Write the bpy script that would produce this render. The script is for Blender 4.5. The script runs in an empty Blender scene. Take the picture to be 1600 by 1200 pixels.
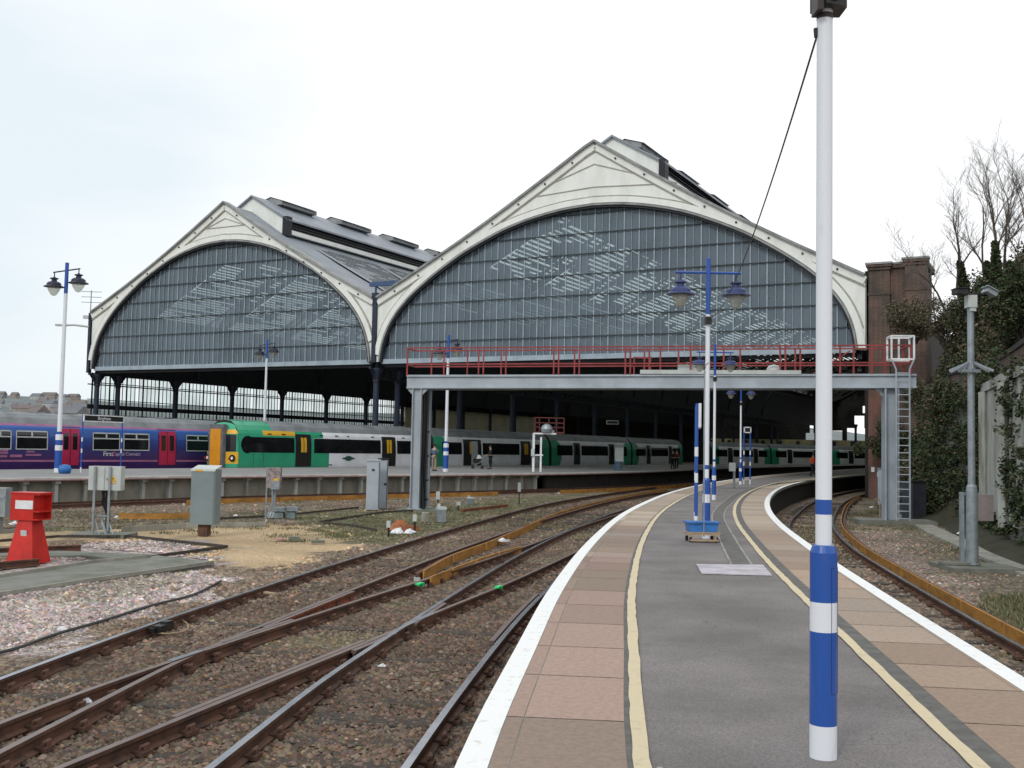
import bpy, bmesh, math, random
import numpy as np
from mathutils import Vector, Matrix
from mathutils.geometry import tessellate_polygon
random.seed(7); RNG = np.random.default_rng(7)
SC = bpy.context.scene
COL = SC.collection
# ------------------------------------------------------------------ camera
F, EYE = 1650.0, 1.6
PITCH, ROLL = math.atan(100 / 1650), 0.02
cd = bpy.data.cameras.new("camera"); cam = bpy.data.objects.new("camera", cd); COL.objects.link(cam)
cd.sensor_width = 36; cd.lens = 36 * F / 1600; cd.clip_start = 0.1; cd.clip_end = 6000
MROT = Matrix.Rotation(math.pi / 2 + PITCH, 4, 'X') @ Matrix.Rotation(ROLL, 4, 'Z')
cam.matrix_world = Matrix.Translation((0, 0, EYE)) @ MROT
SC.camera = cam
# ------------------------------------------------------------------ world: bright overcast, thinner and bluer low on the left
SUN_EL, SUN_AZ = 38, -150
w = bpy.data.worlds.new("World"); SC.world = w; w.use_nodes = True
N = w.node_tree.nodes; LK = w.node_tree.links; N.clear()
out = N.new('ShaderNodeOutputWorld'); bg = N.new('ShaderNodeBackground'); LK.new(bg.outputs[0], out.inputs[0])
sky = N.new('ShaderNodeTexSky'); sky.sky_type = 'NISHITA'; sky.sun_disc = False
sky.sun_elevation = math.radians(SUN_EL); sky.sun_rotation = math.radians(SUN_AZ); sky.dust_density = 3
tc = N.new('ShaderNodeTexCoord')
mp = N.new('ShaderNodeMapping'); mp.inputs['Scale'].default_value = (1.0, 1.0, 3.2); LK.new(tc.outputs['Generated'], mp.inputs[0])
nz = N.new('ShaderNodeTexNoise'); nz.inputs['Scale'].default_value = 2.2; nz.inputs['Detail'].default_value = 6; nz.inputs['Roughness'].default_value = .5
LK.new(mp.outputs[0], nz.inputs[0])
sep = N.new('ShaderNodeSeparateXYZ'); LK.new(tc.outputs['Generated'], sep.inputs[0])
# clouds thicken to the right (east) of the view: coverage = noise + x
mx = N.new('ShaderNodeMath'); mx.operation = 'MULTIPLY_ADD'; mx.inputs[1].default_value = 1.1; mx.inputs[2].default_value = 0.2
LK.new(sep.outputs['X'], mx.inputs[0])
ad = N.new('ShaderNodeMath'); ad.operation = 'ADD'; LK.new(mx.outputs[0], ad.inputs[0]); LK.new(nz.outputs['Fac'], ad.inputs[1])
cr_ = N.new('ShaderNodeValToRGB'); cr_.color_ramp.elements[0].position = .22; cr_.color_ramp.elements[1].position = .62
cr_.color_ramp.elements[0].color = (8.4, 9.25, 9.75, 1); cr_.color_ramp.elements[1].color = (11.0, 11.1, 11.2, 1)
LK.new(ad.outputs[0], cr_.inputs[0])
mix = N.new('ShaderNodeMix'); mix.data_type = 'RGBA'; mix.inputs[0].default_value = .93
LK.new(sky.outputs[0], mix.inputs[6]); LK.new(cr_.outputs[0], mix.inputs[7]); LK.new(mix.outputs[2], bg.inputs[0])
bg.inputs[1].default_value = 0.1
# ------------------------------------------------------------------ sun, veiled
sd = bpy.data.lights.new("sun", 'SUN'); sd.energy = 1.1; sd.angle = math.radians(14); sd.color = (1, .96, .9)
so = bpy.data.objects.new("sun", sd); COL.objects.link(so)
_a, _e = math.radians(SUN_AZ), math.radians(SUN_EL)
so.rotation_euler = Vector((math.sin(_a) * math.cos(_e), math.cos(_a) * math.cos(_e), math.sin(_e))).to_track_quat('Z', 'Y').to_euler()
SC.view_settings.view_transform = 'Standard'; SC.view_settings.look = 'None'; SC.view_settings.gamma = 1
SC.view_settings.exposure = 0.04
SC.cycles.transparent_max_bounces = 24; SC.cycles.max_bounces = 7; SC.cycles.use_denoising = True
# ------------------------------------------------------------------ measuring helpers: where a sight line meets a real plane
def ray(px, py):
    return (MROT.to_3x3() @ Vector(((px - 800) / F, -(py - 600) / F, -1)))
def G(px, py, z=0.0):
    d = ray(px, py); t = (z - EYE) / d.z
    return Vector((d.x * t, d.y * t, z))
def DY(px, py, Y):
    d = ray(px, py); t = Y / d.y
    return Vector((d.x * t, Y, EYE + d.z * t))
# ------------------------------------------------------------------ materials
def lin(c):
    return tuple(((v / 255) / 12.92 if v <= 10 else ((v / 255 + .055) / 1.055) ** 2.4) for v in c)
MATS = {}
def pm(name, col, col2=None, scale=3, rough=.6, metal=0, bump=0, bscale=30, detail=5, spec=.4, attr=None, c2pos=(.4, .65), stretch=None):
    """procedural paint / stone / rust: two noises between two colours, fine bump"""
    if name in MATS: return MATS[name]
    m = bpy.data.materials.new(name); m.use_nodes = True; nt = m.node_tree; n = nt.nodes; l = nt.links
    b = n['Principled BSDF']; b.inputs['Roughness'].default_value = rough; b.inputs['Metallic'].default_value = metal
    b.inputs['Specular IOR Level'].default_value = spec
    col2 = col2 or tuple(c * .72 for c in col)
    tcn = n.new('ShaderNodeTexCoord'); src = tcn.outputs['Object']
    if stretch:
        mpn = n.new('ShaderNodeMapping'); mpn.inputs['Scale'].default_value = stretch; l.new(src, mpn.inputs[0]); src = mpn.outputs[0]
    t = n.new('ShaderNodeTexNoise'); t.inputs['Scale'].default_value = scale; t.inputs['Detail'].default_value = detail; t.inputs['Roughness'].default_value = .65
    l.new(src, t.inputs[0])
    r = n.new('ShaderNodeValToRGB'); r.color_ramp.elements[0].position = c2pos[0]; r.color_ramp.elements[1].position = c2pos[1]
    r.color_ramp.elements[0].color = (*col, 1); r.color_ramp.elements[1].color = (*col2, 1); l.new(t.outputs['Fac'], r.inputs[0])
    o = r.outputs[0]
    if attr:
        a = n.new('ShaderNodeAttribute'); a.attribute_name = attr
        x = n.new('ShaderNodeMix'); x.data_type = 'RGBA'; x.blend_type = 'MULTIPLY'; x.inputs[0].default_value = 1
        l.new(o, x.inputs[6]); l.new(a.outputs['Color'], x.inputs[7]); o = x.outputs[2]
    l.new(o, b.inputs['Base Color'])
    if bump:
        t2 = n.new('ShaderNodeTexNoise'); t2.inputs['Scale'].default_value = bscale; t2.inputs['Detail'].default_value = 6; l.new(src, t2.inputs[0])
        bp = n.new('ShaderNodeBump'); bp.inputs['Strength'].default_value = bump; bp.inputs['Distance'].default_value = .02
        l.new(t2.outputs['Fac'], bp.inputs['Height']); l.new(bp.outputs[0], b.inputs['Normal'])
    MATS[name] = m; return m
M = {}
M['white'] = pm('white paint', (.80, .82, .84), (.60, .62, .63), 1.5, .35, bump=.05)
M['pole_white'] = pm('pole white paint', (.70, .73, .78), (.42, .42, .42), 7, .3, c2pos=(.60, .80), detail=9, stretch=(1, 1, .4))
M['pole_blue'] = pm('pole blue paint', (.022, .085, .35), (.06, .10, .24), 9, .28, bump=.04, c2pos=(.60, .82), detail=9, stretch=(1, 1, .5))
M['navy'] = pm('navy ironwork', (.022, .032, .06), (.012, .016, .03), 2, .5)
M['dark_iron'] = pm('dark ironwork', (.010, .012, .018), (.02, .022, .028), 1, .6)
M['cream'] = pm('cream render', (.78, .80, .76), (.64, .65, .61), .9, .6, stretch=(1, 1, .35), c2pos=(.45, .75))
M['coping'] = pm('gable coping', (.30, .31, .31), (.18, .19, .19), 1.2, .7)
M['lead'] = pm('roof slate', (.25, .28, .315), (.19, .21, .24), .5, .5, stretch=(1, 1, 1))
M['underside'] = pm('shaded roof boards', (.06, .062, .066), (.03, .03, .033), 1, .9)  # interior shade put into a dark underside colour
M['mullion'] = pm('glazing bars', (.34, .41, .47), (.26, .32, .37), 1, .5)
M['mullion_dark'] = pm('dark transoms', (.03, .045, .05), None, 1, .5)
M['gantry'] = pm('gantry grey paint', (.40, .45, .50), (.30, .34, .38), .8, .45, bump=.04)
M['galv'] = pm('galvanised steel', (.30, .34, .37), (.22, .25, .27), 6, .4, .3)
M['cabgrey'] = pm('cabinet grey', (.20, .25, .26), (.17, .21, .22), 1.6, .45)
M['palegrey'] = pm('pale grey enamel', (.50, .54, .53), (.42, .45, .44), 2, .4)
M['red_rail'] = pm('red oxide handrail', (.30, .055, .055), (.22, .035, .035), 2, .6)
M['red'] = pm('buffer red', (.56, .022, .015), (.40, .015, .012), 2.5, .4, bump=.05)
M['orange_board'] = pm('ochre guard board', (.47, .225, .045), (.20, .095, .025), 1.8, .65, bump=.15, bscale=12, stretch=(1, 1, 3), c2pos=(.38, .72))
M['rust'] = pm('rusty rail', (.13, .062, .038), (.06, .034, .026), 4, .75, bump=.3, bscale=40)
M['rust_bright'] = pm('orange rust', (.24, .07, .03), (.12, .045, .025), 6, .8, bump=.3)
M['steel'] = pm('running surface', (.42, .45, .50), (.28, .29, .33), 2, .25, .9)
M['steel_dull'] = pm('dull rail head', (.20, .15, .13), (.15, .11, .10), 3, .4, .5)
M['sleeper'] = pm('sleeper timber', (.075, .062, .052), (.035, .032, .028), 5, .9, bump=.6, bscale=25, stretch=(1, 6, 1))
M['black'] = pm('black plastic', (.012, .012, .013), (.02, .02, .02), 5, .4)
M['concrete'] = pm('concrete', (.34, .33, .29), (.20, .20, .17), 1.5, .85, bump=.3, bscale=20)
M['conc_mossy'] = pm('mossy concrete', (.20, .20, .18), (.12, .135, .10), 1.4, .9, bump=.3, bscale=16)
M['conc_pale'] = pm('pale stained concrete', (.40, .41, .385), (.17, .165, .135), 1.4, .85, bump=.3, bscale=12, stretch=(1, 1, .25))
M['wall_panel'] = pm('platform wall panel', (.25, .24, .20), (.15, .145, .12), 1.2, .9, bump=.2, stretch=(1, 1, .5))
M['blue_plastic'] = pm('blue tub', (.03, .17, .48), (.02, .11, .34), 6, .4)
M['skin'] = pm('skin', (.50, .30, .22), (.44, .25, .18), 5, .6)
M['wood'] = pm('pale timber', (.40, .30, .20), (.26, .19, .12), 4, .8, stretch=(1, 1, 8))
M['bark'] = pm('bark', (.085, .07, .055), (.04, .034, .028), 5, .95, bump=.5)
def brick(name, c1, c2, mortar, sc=1.0, dirt=(.02, .02, .016)):
    m = bpy.data.materials.new(name); m.use_nodes = True; nt = m.node_tree; n = nt.nodes; l = nt.links; b = n['Principled BSDF']
    b.inputs['Roughness'].default_value = .9
    tcn = n.new('ShaderNodeTexCoord'); sp = n.new('ShaderNodeSeparateXYZ'); l.new(tcn.outputs['Object'], sp.inputs[0])
    a1 = n.new('ShaderNodeMath'); a1.operation = 'ADD'; l.new(sp.outputs['X'], a1.inputs[0]); l.new(sp.outputs['Y'], a1.inputs[1])
    cb = n.new('ShaderNodeCombineXYZ'); l.new(a1.outputs[0], cb.inputs['X']); l.new(sp.outputs['Z'], cb.inputs['Y'])
    br = n.new('ShaderNodeTexBrick'); br.inputs['Scale'].default_value = sc; br.inputs['Brick Width'].default_value = .23; br.inputs['Row Height'].default_value = .08
    br.inputs['Mortar Size'].default_value = .012; br.inputs['Color1'].default_value = (*c1, 1); br.inputs['Color2'].default_value = (*c2, 1); br.inputs['Mortar'].default_value = (*mortar, 1)
    l.new(cb.outputs[0], br.inputs[0])
    t = n.new('ShaderNodeTexNoise'); t.inputs['Scale'].default_value = .9; t.inputs['Detail'].default_value = 8; l.new(tcn.outputs['Object'], t.inputs[0])
    r = n.new('ShaderNodeValToRGB'); r.color_ramp.elements[0].position = .42; r.color_ramp.elements[1].position = .66; l.new(t.outputs['Fac'], r.inputs[0])
    x = n.new('ShaderNodeMix'); x.data_type = 'RGBA'; l.new(r.outputs[0], x.inputs[0]); l.new(br.outputs[0], x.inputs[6]); x.inputs[7].default_value = (*dirt, 1)
    l.new(x.outputs[2], b.inputs['Base Color'])
    bp = n.new('ShaderNodeBump'); bp.inputs['Strength'].default_value = .4; bp.inputs['Distance'].default_value = .02; l.new(br.outputs['Fac'], bp.inputs['Height']); bp.invert = True
    l.new(bp.outputs[0], b.inputs['Normal']); return m
M['brick'] = brick('brown brick', (.135, .066, .048), (.085, .048, .038), (.16, .13, .11), dirt=(.055, .05, .042))
M['brick_red'] = brick('red brick', (.20, .075, .05), (.15, .06, .045), (.14, .11, .09), dirt=(.08, .06, .045))
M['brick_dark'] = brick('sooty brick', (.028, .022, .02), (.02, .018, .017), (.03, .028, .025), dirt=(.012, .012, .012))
def glass(name, tint, transp, base, rough=.06, spec=.5, streak=False):
    m = bpy.data.materials.new(name); m.use_nodes = True; nt = m.node_tree; n = nt.nodes; l = nt.links; n.clear()
    o = n.new('ShaderNodeOutputMaterial'); b = n.new('ShaderNodeBsdfPrincipled'); t = n.new('ShaderNodeBsdfTransparent'); mxs = n.new('ShaderNodeMixShader')
    t.inputs[0].default_value = (*tint, 1); b.inputs['Base Color'].default_value = (*base, 1); b.inputs['Roughness'].default_value = rough; b.inputs['Specular IOR Level'].default_value = spec
    tcn = n.new('ShaderNodeTexCoord'); nn = n.new('ShaderNodeTexNoise'); nn.inputs['Scale'].default_value = .35; nn.inputs['Detail'].default_value = 6; l.new(tcn.outputs['Object'], nn.inputs[0])
    mr = n.new('ShaderNodeMapRange'); mr.inputs['From Min'].default_value = .3; mr.inputs['From Max'].default_value = .7; mr.inputs['To Min'].default_value = transp * .8; mr.inputs['To Max'].default_value = min(1, transp * 1.2)
    l.new(nn.outputs['Fac'], mr.inputs[0]); l.new(mr.outputs[0], mxs.inputs[0]); l.new(b.outputs[0], mxs.inputs[1]); l.new(t.outputs[0], mxs.inputs[2]); l.new(mxs.outputs[0], o.inputs[0])
    MATS[name] = m; return m
M['screen_glass'] = glass('dirty gable glass', (.74, .84, .86), .42, (.195, .25, .30), .2)
M['roof_glass'] = glass('roof glass', (.86, .92, .86), .95, (.5, .52, .5), .3)
M['side_glass'] = glass('side screen glass', (.95, 1, .97), .80, (.6, .65, .62), .4)
M['window'] = pm('dark window', (.008, .009, .011), (.016, .017, .018), 1, .08, spec=.6)
M['lamp_glass'] = glass('lamp bowl', (.9, .9, .85), .6, (.5, .5, .45), .1)
# ------------------------------------------------------------------ mesh building
class MB:
    def __init__(s): s.v = []; s.f = []; s.m = []; s.c = []
    def add(s, vs, fs, mi=0, col=None):
        k = len(s.v); s.v += [tuple(p) for p in vs]
        for f in fs: s.f.append(tuple(i + k for i in f)); s.m.append(mi); s.c.append(col or (1, 1, 1))
        return s
    def box(s, c, d, rz=0, mi=0, col=None, R=None, taper=1):
        R = R or Matrix.Rotation(rz, 3, 'Z'); c = Vector(c); vs = []
        for z in (-.5, .5):
            k = taper if z > 0 else 1
            for x, y in ((-.5, -.5), (.5, -.5), (.5, .5), (-.5, .5)): vs.append(c + R @ Vector((x * d[0] * k, y * d[1] * k, z * d[2])))
        return s.add(vs, [(3, 2, 1, 0), (4, 5, 6, 7), (0, 1, 5, 4), (1, 2, 6, 5), (2, 3, 7, 6), (3, 0, 4, 7)], mi, col)
    def bar(s, a, b, w, h=None, mi=0, up=(0, 0, 1)):
        a = Vector(a); b = Vector(b); h = h or w; d = (b - a); L = d.length
        if L < 1e-6: return s
        d /= L; up = Vector(up)
        if abs(d.dot(up)) > .99: up = Vector((0, 1, 0))
        x = d.cross(up).normalized(); z = x.cross(d)
        vs = [p + x * i * w / 2 + z * j * h / 2 for p in (a, b) for i, j in ((-1, -1), (1, -1), (1, 1), (-1, 1))]
        return s.add(vs, [(3, 2, 1, 0), (4, 5, 6, 7), (0, 1, 5, 4), (1, 2, 6, 5), (2, 3, 7, 6), (3, 0, 4, 7)], mi)
    def tube(s, pts, r, n=8, mi=0, cap=True, col=None):
        pts = [Vector(p) for p in pts]; rs = r if isinstance(r, (list, tuple)) else [r] * len(pts); k = len(s.v); vs = []; fs = []
        for i, p in enumerate(pts):
            d = (pts[min(i + 1, len(pts) - 1)] - pts[max(i - 1, 0)]); d = d.normalized() if d.length > 1e-9 else Vector((0, 0, 1))
            up = Vector((0, 0, 1)) if abs(d.z) < .95 else Vector((0, 1, 0))
            x = d.cross(up).normalized(); y = x.cross(d)
            for j in range(n): a = 2 * math.pi * j / n; vs.append(p + (x * math.cos(a) + y * math.sin(a)) * rs[i])
        for i in range(len(pts) - 1):
            for j in range(n): a = i * n + j; b = i * n + (j + 1) % n; fs.append((a, b, b + n, a + n))
        if cap: fs.append(tuple(range(n))[::-1]); fs.append(tuple(range((len(pts) - 1) * n, len(pts) * n)))
        return s.add(vs, fs, mi, col)
    def lathe(s, prof, c=(0, 0, 0), n=16, mi=0):
        vs = [(c[0] + r * math.cos(2 * math.pi * j / n), c[1] + r * math.sin(2 * math.pi * j / n), c[2] + z) for r, z in prof for j in range(n)]
        fs = [(i * n + j, i * n + (j + 1) % n, (i + 1) * n + (j + 1) % n, (i + 1) * n + j) for i in range(len(prof) - 1) for j in range(n)]
        return s.add(vs, fs, mi)
    def prism(s, poly, f3, mi=0):
        """poly in 2D; f3(x, y, side 0/1) gives 3D"""
        n = len(poly); vs = [f3(x, y, 0) for x, y in poly] + [f3(x, y, 1) for x, y in poly]
        tr = tessellate_polygon([[Vector((x, y, 0)) for x, y in poly]])
        fs = [tuple(t) for t in tr] + [tuple(i + n for i in t[::-1]) for t in tr] + [(i, (i + 1) % n, (i + 1) % n + n, i + n) for i in range(n)]
        return s.add(vs, fs, mi)
    def build(s, name, mat, parent=None, smooth=False, world=True, origin=None):
        me = bpy.data.meshes.new(name); mats = mat if isinstance(mat, (list, tuple)) else [mat]
        v = np.array(s.v, dtype=np.float32).reshape(-1, 3)
        if parent is not None:
            off = np.array(parent['_w'] if '_w' in parent else parent.location, dtype=np.float32) if world else np.zeros(3); loc = (0, 0, 0)
        elif origin is not None: off = np.array(origin, dtype=np.float32); loc = origin
        else:
            off = np.array([(v[:, 0].min() + v[:, 0].max()) / 2, (v[:, 1].min() + v[:, 1].max()) / 2, v[:, 2].min()]); loc = tuple(float(q) for q in off)
        me.from_pydata([tuple(p) for p in (v - off)], [], s.f)
        for mm in mats: me.materials.append(mm)
        if len(mats) > 1: me.polygons.foreach_set('material_index', s.m)
        if any(c != (1, 1, 1) for c in s.c):
            at = me.attributes.new('tint', 'FLOAT_COLOR', 'CORNER'); arr = []
            for f, c in zip(s.f, s.c): arr += [c[0], c[1], c[2], 1] * len(f)
            at.data.foreach_set('color', arr)
        if smooth: me.shade_smooth()
        me.update()
        bm = bmesh.new(); bm.from_mesh(me); bmesh.ops.recalc_face_normals(bm, faces=bm.faces); bm.to_mesh(me); bm.free()
        o = bpy.data.objects.new(name, me); COL.objects.link(o); o.location = loc
        if parent is not None: o.parent = parent; o['_w'] = [float(q) for q in (parent['_w'] if '_w' in parent else parent.location)]
        return o
def tag(o, label=None, cat=None, group=None, kind=None):
    for k, val in (('label', label), ('category', cat), ('group', group), ('kind', kind)):
        if val: o[k] = val
    return o
def thing(name, label=None, cat=None, loc=(0, 0, 0), rz=0, group=None, kind=None):
    o = bpy.data.objects.new(name, None); COL.objects.link(o); o.location = loc; o.rotation_euler = (0, 0, rz); o.empty_display_size = .3
    return tag(o, label, cat, group, kind)
def copy_tree(o, parent=None):
    c = o.copy(); COL.objects.link(c); c.parent = parent
    for ch in list(o.children): copy_tree(ch, c)
    return c
def cr(pts, step=.5):
    P = [Vector(p) if len(p) == 3 else Vector((p[0], p[1], 0)) for p in pts]
    P = [P[0] * 2 - P[1]] + P + [P[-1] * 2 - P[-2]]; o = []
    for i in range(1, len(P) - 2):
        a, b, c, d = P[i - 1:i + 3]; n = max(1, int((c - b).length / step))
        ta, tb, tc_ = [(q - p).length ** .5 + 1e-6 for p, q in ((a, b), (b, c), (c, d))]
        m1 = ((b - a) / ta - (c - a) / (ta + tb) + (c - b) / tb) * tb
        m2 = ((c - b) / tb - (d - b) / (tb + tc_) + (d - c) / tc_) * tb
        for k in range(n):
            t = k / n; o.append(b * (2 * t ** 3 - 3 * t * t + 1) + m1 * (t ** 3 - 2 * t * t + t) + c * (-2 * t ** 3 + 3 * t * t) + m2 * (t ** 3 - t * t))
    o.append(P[-2]); return o
def smooth_pl(c, it=3):
    for _ in range(it): c = [c[0]] + [(c[i - 1] + c[i] * 2 + c[i + 1]) / 4 for i in range(1, len(c) - 1)] + [c[-1]]
    return c
def normals(c):
    o = []
    for i in range(len(c)):
        d = c[min(i + 1, len(c) - 1)] - c[max(i - 1, 0)]; d.z = 0; d.normalize(); o.append(Vector((d.y, -d.x, 0)))   # to the right
    return o
def offs(c, o): return [p + n * o for p, n in zip(c, normals(c))]
def sweep(mb, c, prof, mis=None, closed=True, cap=True):
    """prof: (offset to the right, z) closed outline; mis: material per side"""
    n = normals(c); k = len(prof); vs = []
    for p, q in zip(c, n):
        for a, z in prof: vs.append(p + q * a + Vector((0, 0, z)))
    b = len(mb.v); mb.v += [tuple(x) for x in vs]
    for i in range(len(c) - 1):
        for j in range(k if closed else k - 1):
            a0 = b + i * k + j; a1 = b + i * k + (j + 1) % k
            mb.f.append((a0, a1, a1 + k, a0 + k)); mb.m.append(mis[j] if mis else 0); mb.c.append((1, 1, 1))
    if cap and closed:
        mb.f.append(tuple(b + j for j in range(k))); mb.m.append(mis[0] if mis else 0); mb.c.append((1, 1, 1))
        e = b + (len(c) - 1) * k; mb.f.append(tuple(e + j for j in range(k))[::-1]); mb.m.append(mis[0] if mis else 0); mb.c.append((1, 1, 1))
    return mb
def text_mesh(name, body, size, mat, parent, loc, rot, extrude=.004, align='CENTER'):
    cu = bpy.data.curves.new(name, 'FONT'); cu.body = body; cu.size = size; cu.extrude = extrude; cu.align_x = align; cu.align_y = 'CENTER'
    to = bpy.data.objects.new(name, cu); COL.objects.link(to)
    me = bpy.data.meshes.new_from_object(to.evaluated_get(bpy.context.evaluated_depsgraph_get())); bpy.data.objects.remove(to)
    me.materials.clear(); me.materials.append(mat); o = bpy.data.objects.new(name, me); COL.objects.link(o); o.location = loc; o.rotation_euler = rot
    if parent is not None: o.parent = parent
    return o
def leaves(name, centers, n, size, cols, mat, spread=(1, 1, 1), parent=None, kind=None, flat=0):
    """n leaf-sized quads scattered round each centre (x, y, z, radius)"""
    C = np.array(centers, dtype=float); idx = RNG.integers(0, len(C), n); d = RNG.normal(size=(n, 3)); d /= np.linalg.norm(d, axis=1)[:, None]
    p = C[idx, :3] + d * (RNG.random(n) ** .45)[:, None] * C[idx, 3:4] * np.array(spread)
    a = RNG.normal(size=(n, 3)); a[:, 2] *= .6; a /= np.linalg.norm(a, axis=1)[:, None]; b = np.cross(a, RNG.normal(size=(n, 3))); b /= np.linalg.norm(b, axis=1)[:, None]
    s = size * (.5 + RNG.random(n))[:, None]; V = np.stack([p - a * s, p + b * s * .6, p + a * s, p - b * s * .6], 1).reshape(-1, 3)
    off = V.mean(0) if parent is None else np.array(parent.location); V = V - off
    me = bpy.data.meshes.new(name); me.vertices.add(4 * n); me.vertices.foreach_set('co', V.astype(np.float32).ravel())
    me.loops.add(4 * n); me.loops.foreach_set('vertex_index', np.arange(4 * n, dtype=np.int32)); me.polygons.add(n); me.polygons.foreach_set('loop_start', np.arange(0, 4 * n, 4, dtype=np.int32))
    me.materials.append(mat); cc = np.array(cols)[RNG.integers(0, len(cols), n)] * (.6 + .8 * RNG.random((n, 1)))
    at = me.attributes.new('tint', 'FLOAT_COLOR', 'CORNER'); at.data.foreach_set('color', np.repeat(np.hstack([cc, np.ones((n, 1))]), 4, 0).astype(np.float32).ravel())
    me.update(calc_edges=True); me.validate(); o = bpy.data.objects.new(name, me); COL.objects.link(o)
    if parent is None: o.location = off
    else: o.parent = parent
    if kind: o['kind'] = kind
    return o
M['leaf'] = pm('leaves', (1, 1, 1), (.75, .75, .75), 2, .6, attr='tint', spec=.2)
M['stone'] = pm('ballast stone', (1, 1, 1), (.7, .7, .7), 20, .9, attr='tint', spec=.2)
# ================================================================== GROUND
ZG = -1.09
def inpoly(X, Y, poly):
    r = np.zeros(X.shape, bool); n = len(poly); j = n - 1
    for i in range(n):
        xi, yi = poly[i]; xj, yj = poly[j]
        c = ((yi > Y) != (yj > Y)) & (X < (xj - xi) * (Y - yi) / (yj - yi + 1e-12) + xi); r ^= c; j = i
    return r
def vnoise(X, Y, s, seed=0):
    r = np.random.default_rng(seed); T = r.random((128, 128)); x = X * s + 500; y = Y * s + 500
    xi = np.floor(x).astype(int); yi = np.floor(y).astype(int); fx = x - xi; fy = y - yi; fx = fx * fx * (3 - 2 * fx); fy = fy * fy * (3 - 2 * fy)
    g = lambda a, b: T[a % 128, b % 128]
    return (g(xi, yi) * (1 - fx) + g(xi + 1, yi) * fx) * (1 - fy) + (g(xi, yi + 1) * (1 - fx) + g(xi + 1, yi + 1) * fx) * fy
def gpoly(px): return [tuple(G(x, y, ZG))[:2] for x, y in px]
C_SHOULDER = (.19, .15, .115); C_DARK = (.135, .102, .078); C_PINK = (.36, .31, .295); C_SAND = (.46, .345, .215); C_MOSS = (.13, .125, .075); C_GREY = (.16, .145, .12)
ZONES = [
 (gpoly([(-900, 1090), (0, 1085), (200, 1005), (400, 935), (600, 872), (850, 790), (1060, 757), (1150, 741), (1250, 741), (1150, 800), (960, 1250), (-900, 1400)]), C_DARK),
 (gpoly([(-300, 1075), (-300, 880), (0, 885), (200, 838), (350, 850), (330, 890), (300, 905), (330, 925), (200, 965), (90, 1000), (0, 1030)]), C_PINK),
 (gpoly([(-200, 836), (60, 822), (200, 826), (330, 815), (400, 818), (480, 822), (545, 838), (565, 852), (490, 868), (430, 886), (380, 890), (335, 882), (352, 856), (225, 842), (60, 850), (-200, 860)]), C_SAND),
 (gpoly([(430, 802), (640, 798), (780, 780), (980, 768), (880, 778), (760, 806), (650, 842), (590, 856), (560, 845), (480, 822)]), C_MOSS),
 (gpoly([(-300, 800), (250, 800), (430, 795), (430, 815), (200, 828), (-300, 838)]), (.15, .125, .095)),
 (gpoly([(1330, 790), (1400, 815), (1560, 960), (1700, 1010), (1700, 1080), (1600, 1012), (1400, 900), (1320, 850)]), (.24, .19, .16)),
 (gpoly([(1340, 775), (1480, 780), (1700, 880), (1700, 985), (1500, 930), (1420, 860), (1350, 800)]), (.17, .145, .11)),
 (gpoly([(1540, 925), (1700, 960), (1700, 1010), (1600, 975)]), (.11, .115, .055)),
]
def zone_color(X, Y):
    C = np.empty(X.shape + (3,)); C[:] = C_SHOULDER
    jx = (vnoise(X, Y, 1.1, 1) - .5) * 1.6 + (vnoise(X, Y, 4, 2) - .5) * .7; jy = (vnoise(X, Y, 1.1, 3) - .5) * 1.6 + (vnoise(X, Y, 4, 4) - .5) * .7
    for poly, c in ZONES: C[inpoly(X + jx, Y + jy, poly)] = c
    C *= (.82 + .36 * vnoise(X, Y, .8, 5))[..., None]
    mo = (vnoise(X, Y, .55, 9) > .72) & (Y > 14); C[mo] = C[mo] * .6 + np.array(C_MOSS) * .5
    return C
def axis(lo, hi, st, ext): return np.array([-e for e in ext[::-1]] + list(np.arange(lo, hi, st)) + list(ext))
gx = axis(-34, 27, .25, [60, 120, 260, 600, 1500, 3500]); gy = np.array([-200, -60, -15] + list(np.arange(3, 78, .25)) + [90, 110, 140, 180, 260, 400, 700, 1400, 3500])
GX, GY = np.meshgrid(gx, gy); GZ = ZG + (vnoise(GX, GY, .7, 6) - .5) * .05 + (vnoise(GX, GY, 3, 7) - .5) * .025
GZ[(np.abs(GX) > 50) | (GY > 85)] = ZG
GC = zone_color(GX, GY); nxg, nyg = len(gx), len(gy)
me = bpy.data.meshes.new('ground'); ii = np.arange(nxg * nyg).reshape(nyg, nxg)
me.from_pydata(np.stack([GX, GY, GZ], -1).reshape(-1, 3).tolist(), [], np.stack([ii[:-1, :-1], ii[:-1, 1:], ii[1:, 1:], ii[1:, :-1]], -1).reshape(-1, 4).tolist())
rg_ = np.ones(GX.shape); rg_[inpoly(GX, GY, ZONES[2][0])] = .28; rf = me.attributes.new('grain', 'FLOAT', 'POINT'); rf.data.foreach_set('value', rg_.astype(np.float32).ravel())
at = me.attributes.new('tint', 'FLOAT_COLOR', 'POINT'); at.data.foreach_set('color', np.concatenate([GC, np.ones(GC.shape[:2] + (1,))], -1).astype(np.float32).ravel())
me.shade_smooth()
gm = bpy.data.materials.new('gravelly ground'); gm.use_nodes = True; n = gm.node_tree.nodes; l = gm.node_tree.links; b = n['Principled BSDF']; b.inputs['Roughness'].default_value = .95; b.inputs['Specular IOR Level'].default_value = .15
tcn = n.new('ShaderNodeTexCoord'); at_ = n.new('ShaderNodeAttribute'); at_.attribute_name = 'tint'
vo = n.new('ShaderNodeTexVoronoi'); vo.inputs['Scale'].default_value = 17; l.new(tcn.outputs['Object'], vo.inputs[0])
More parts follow.
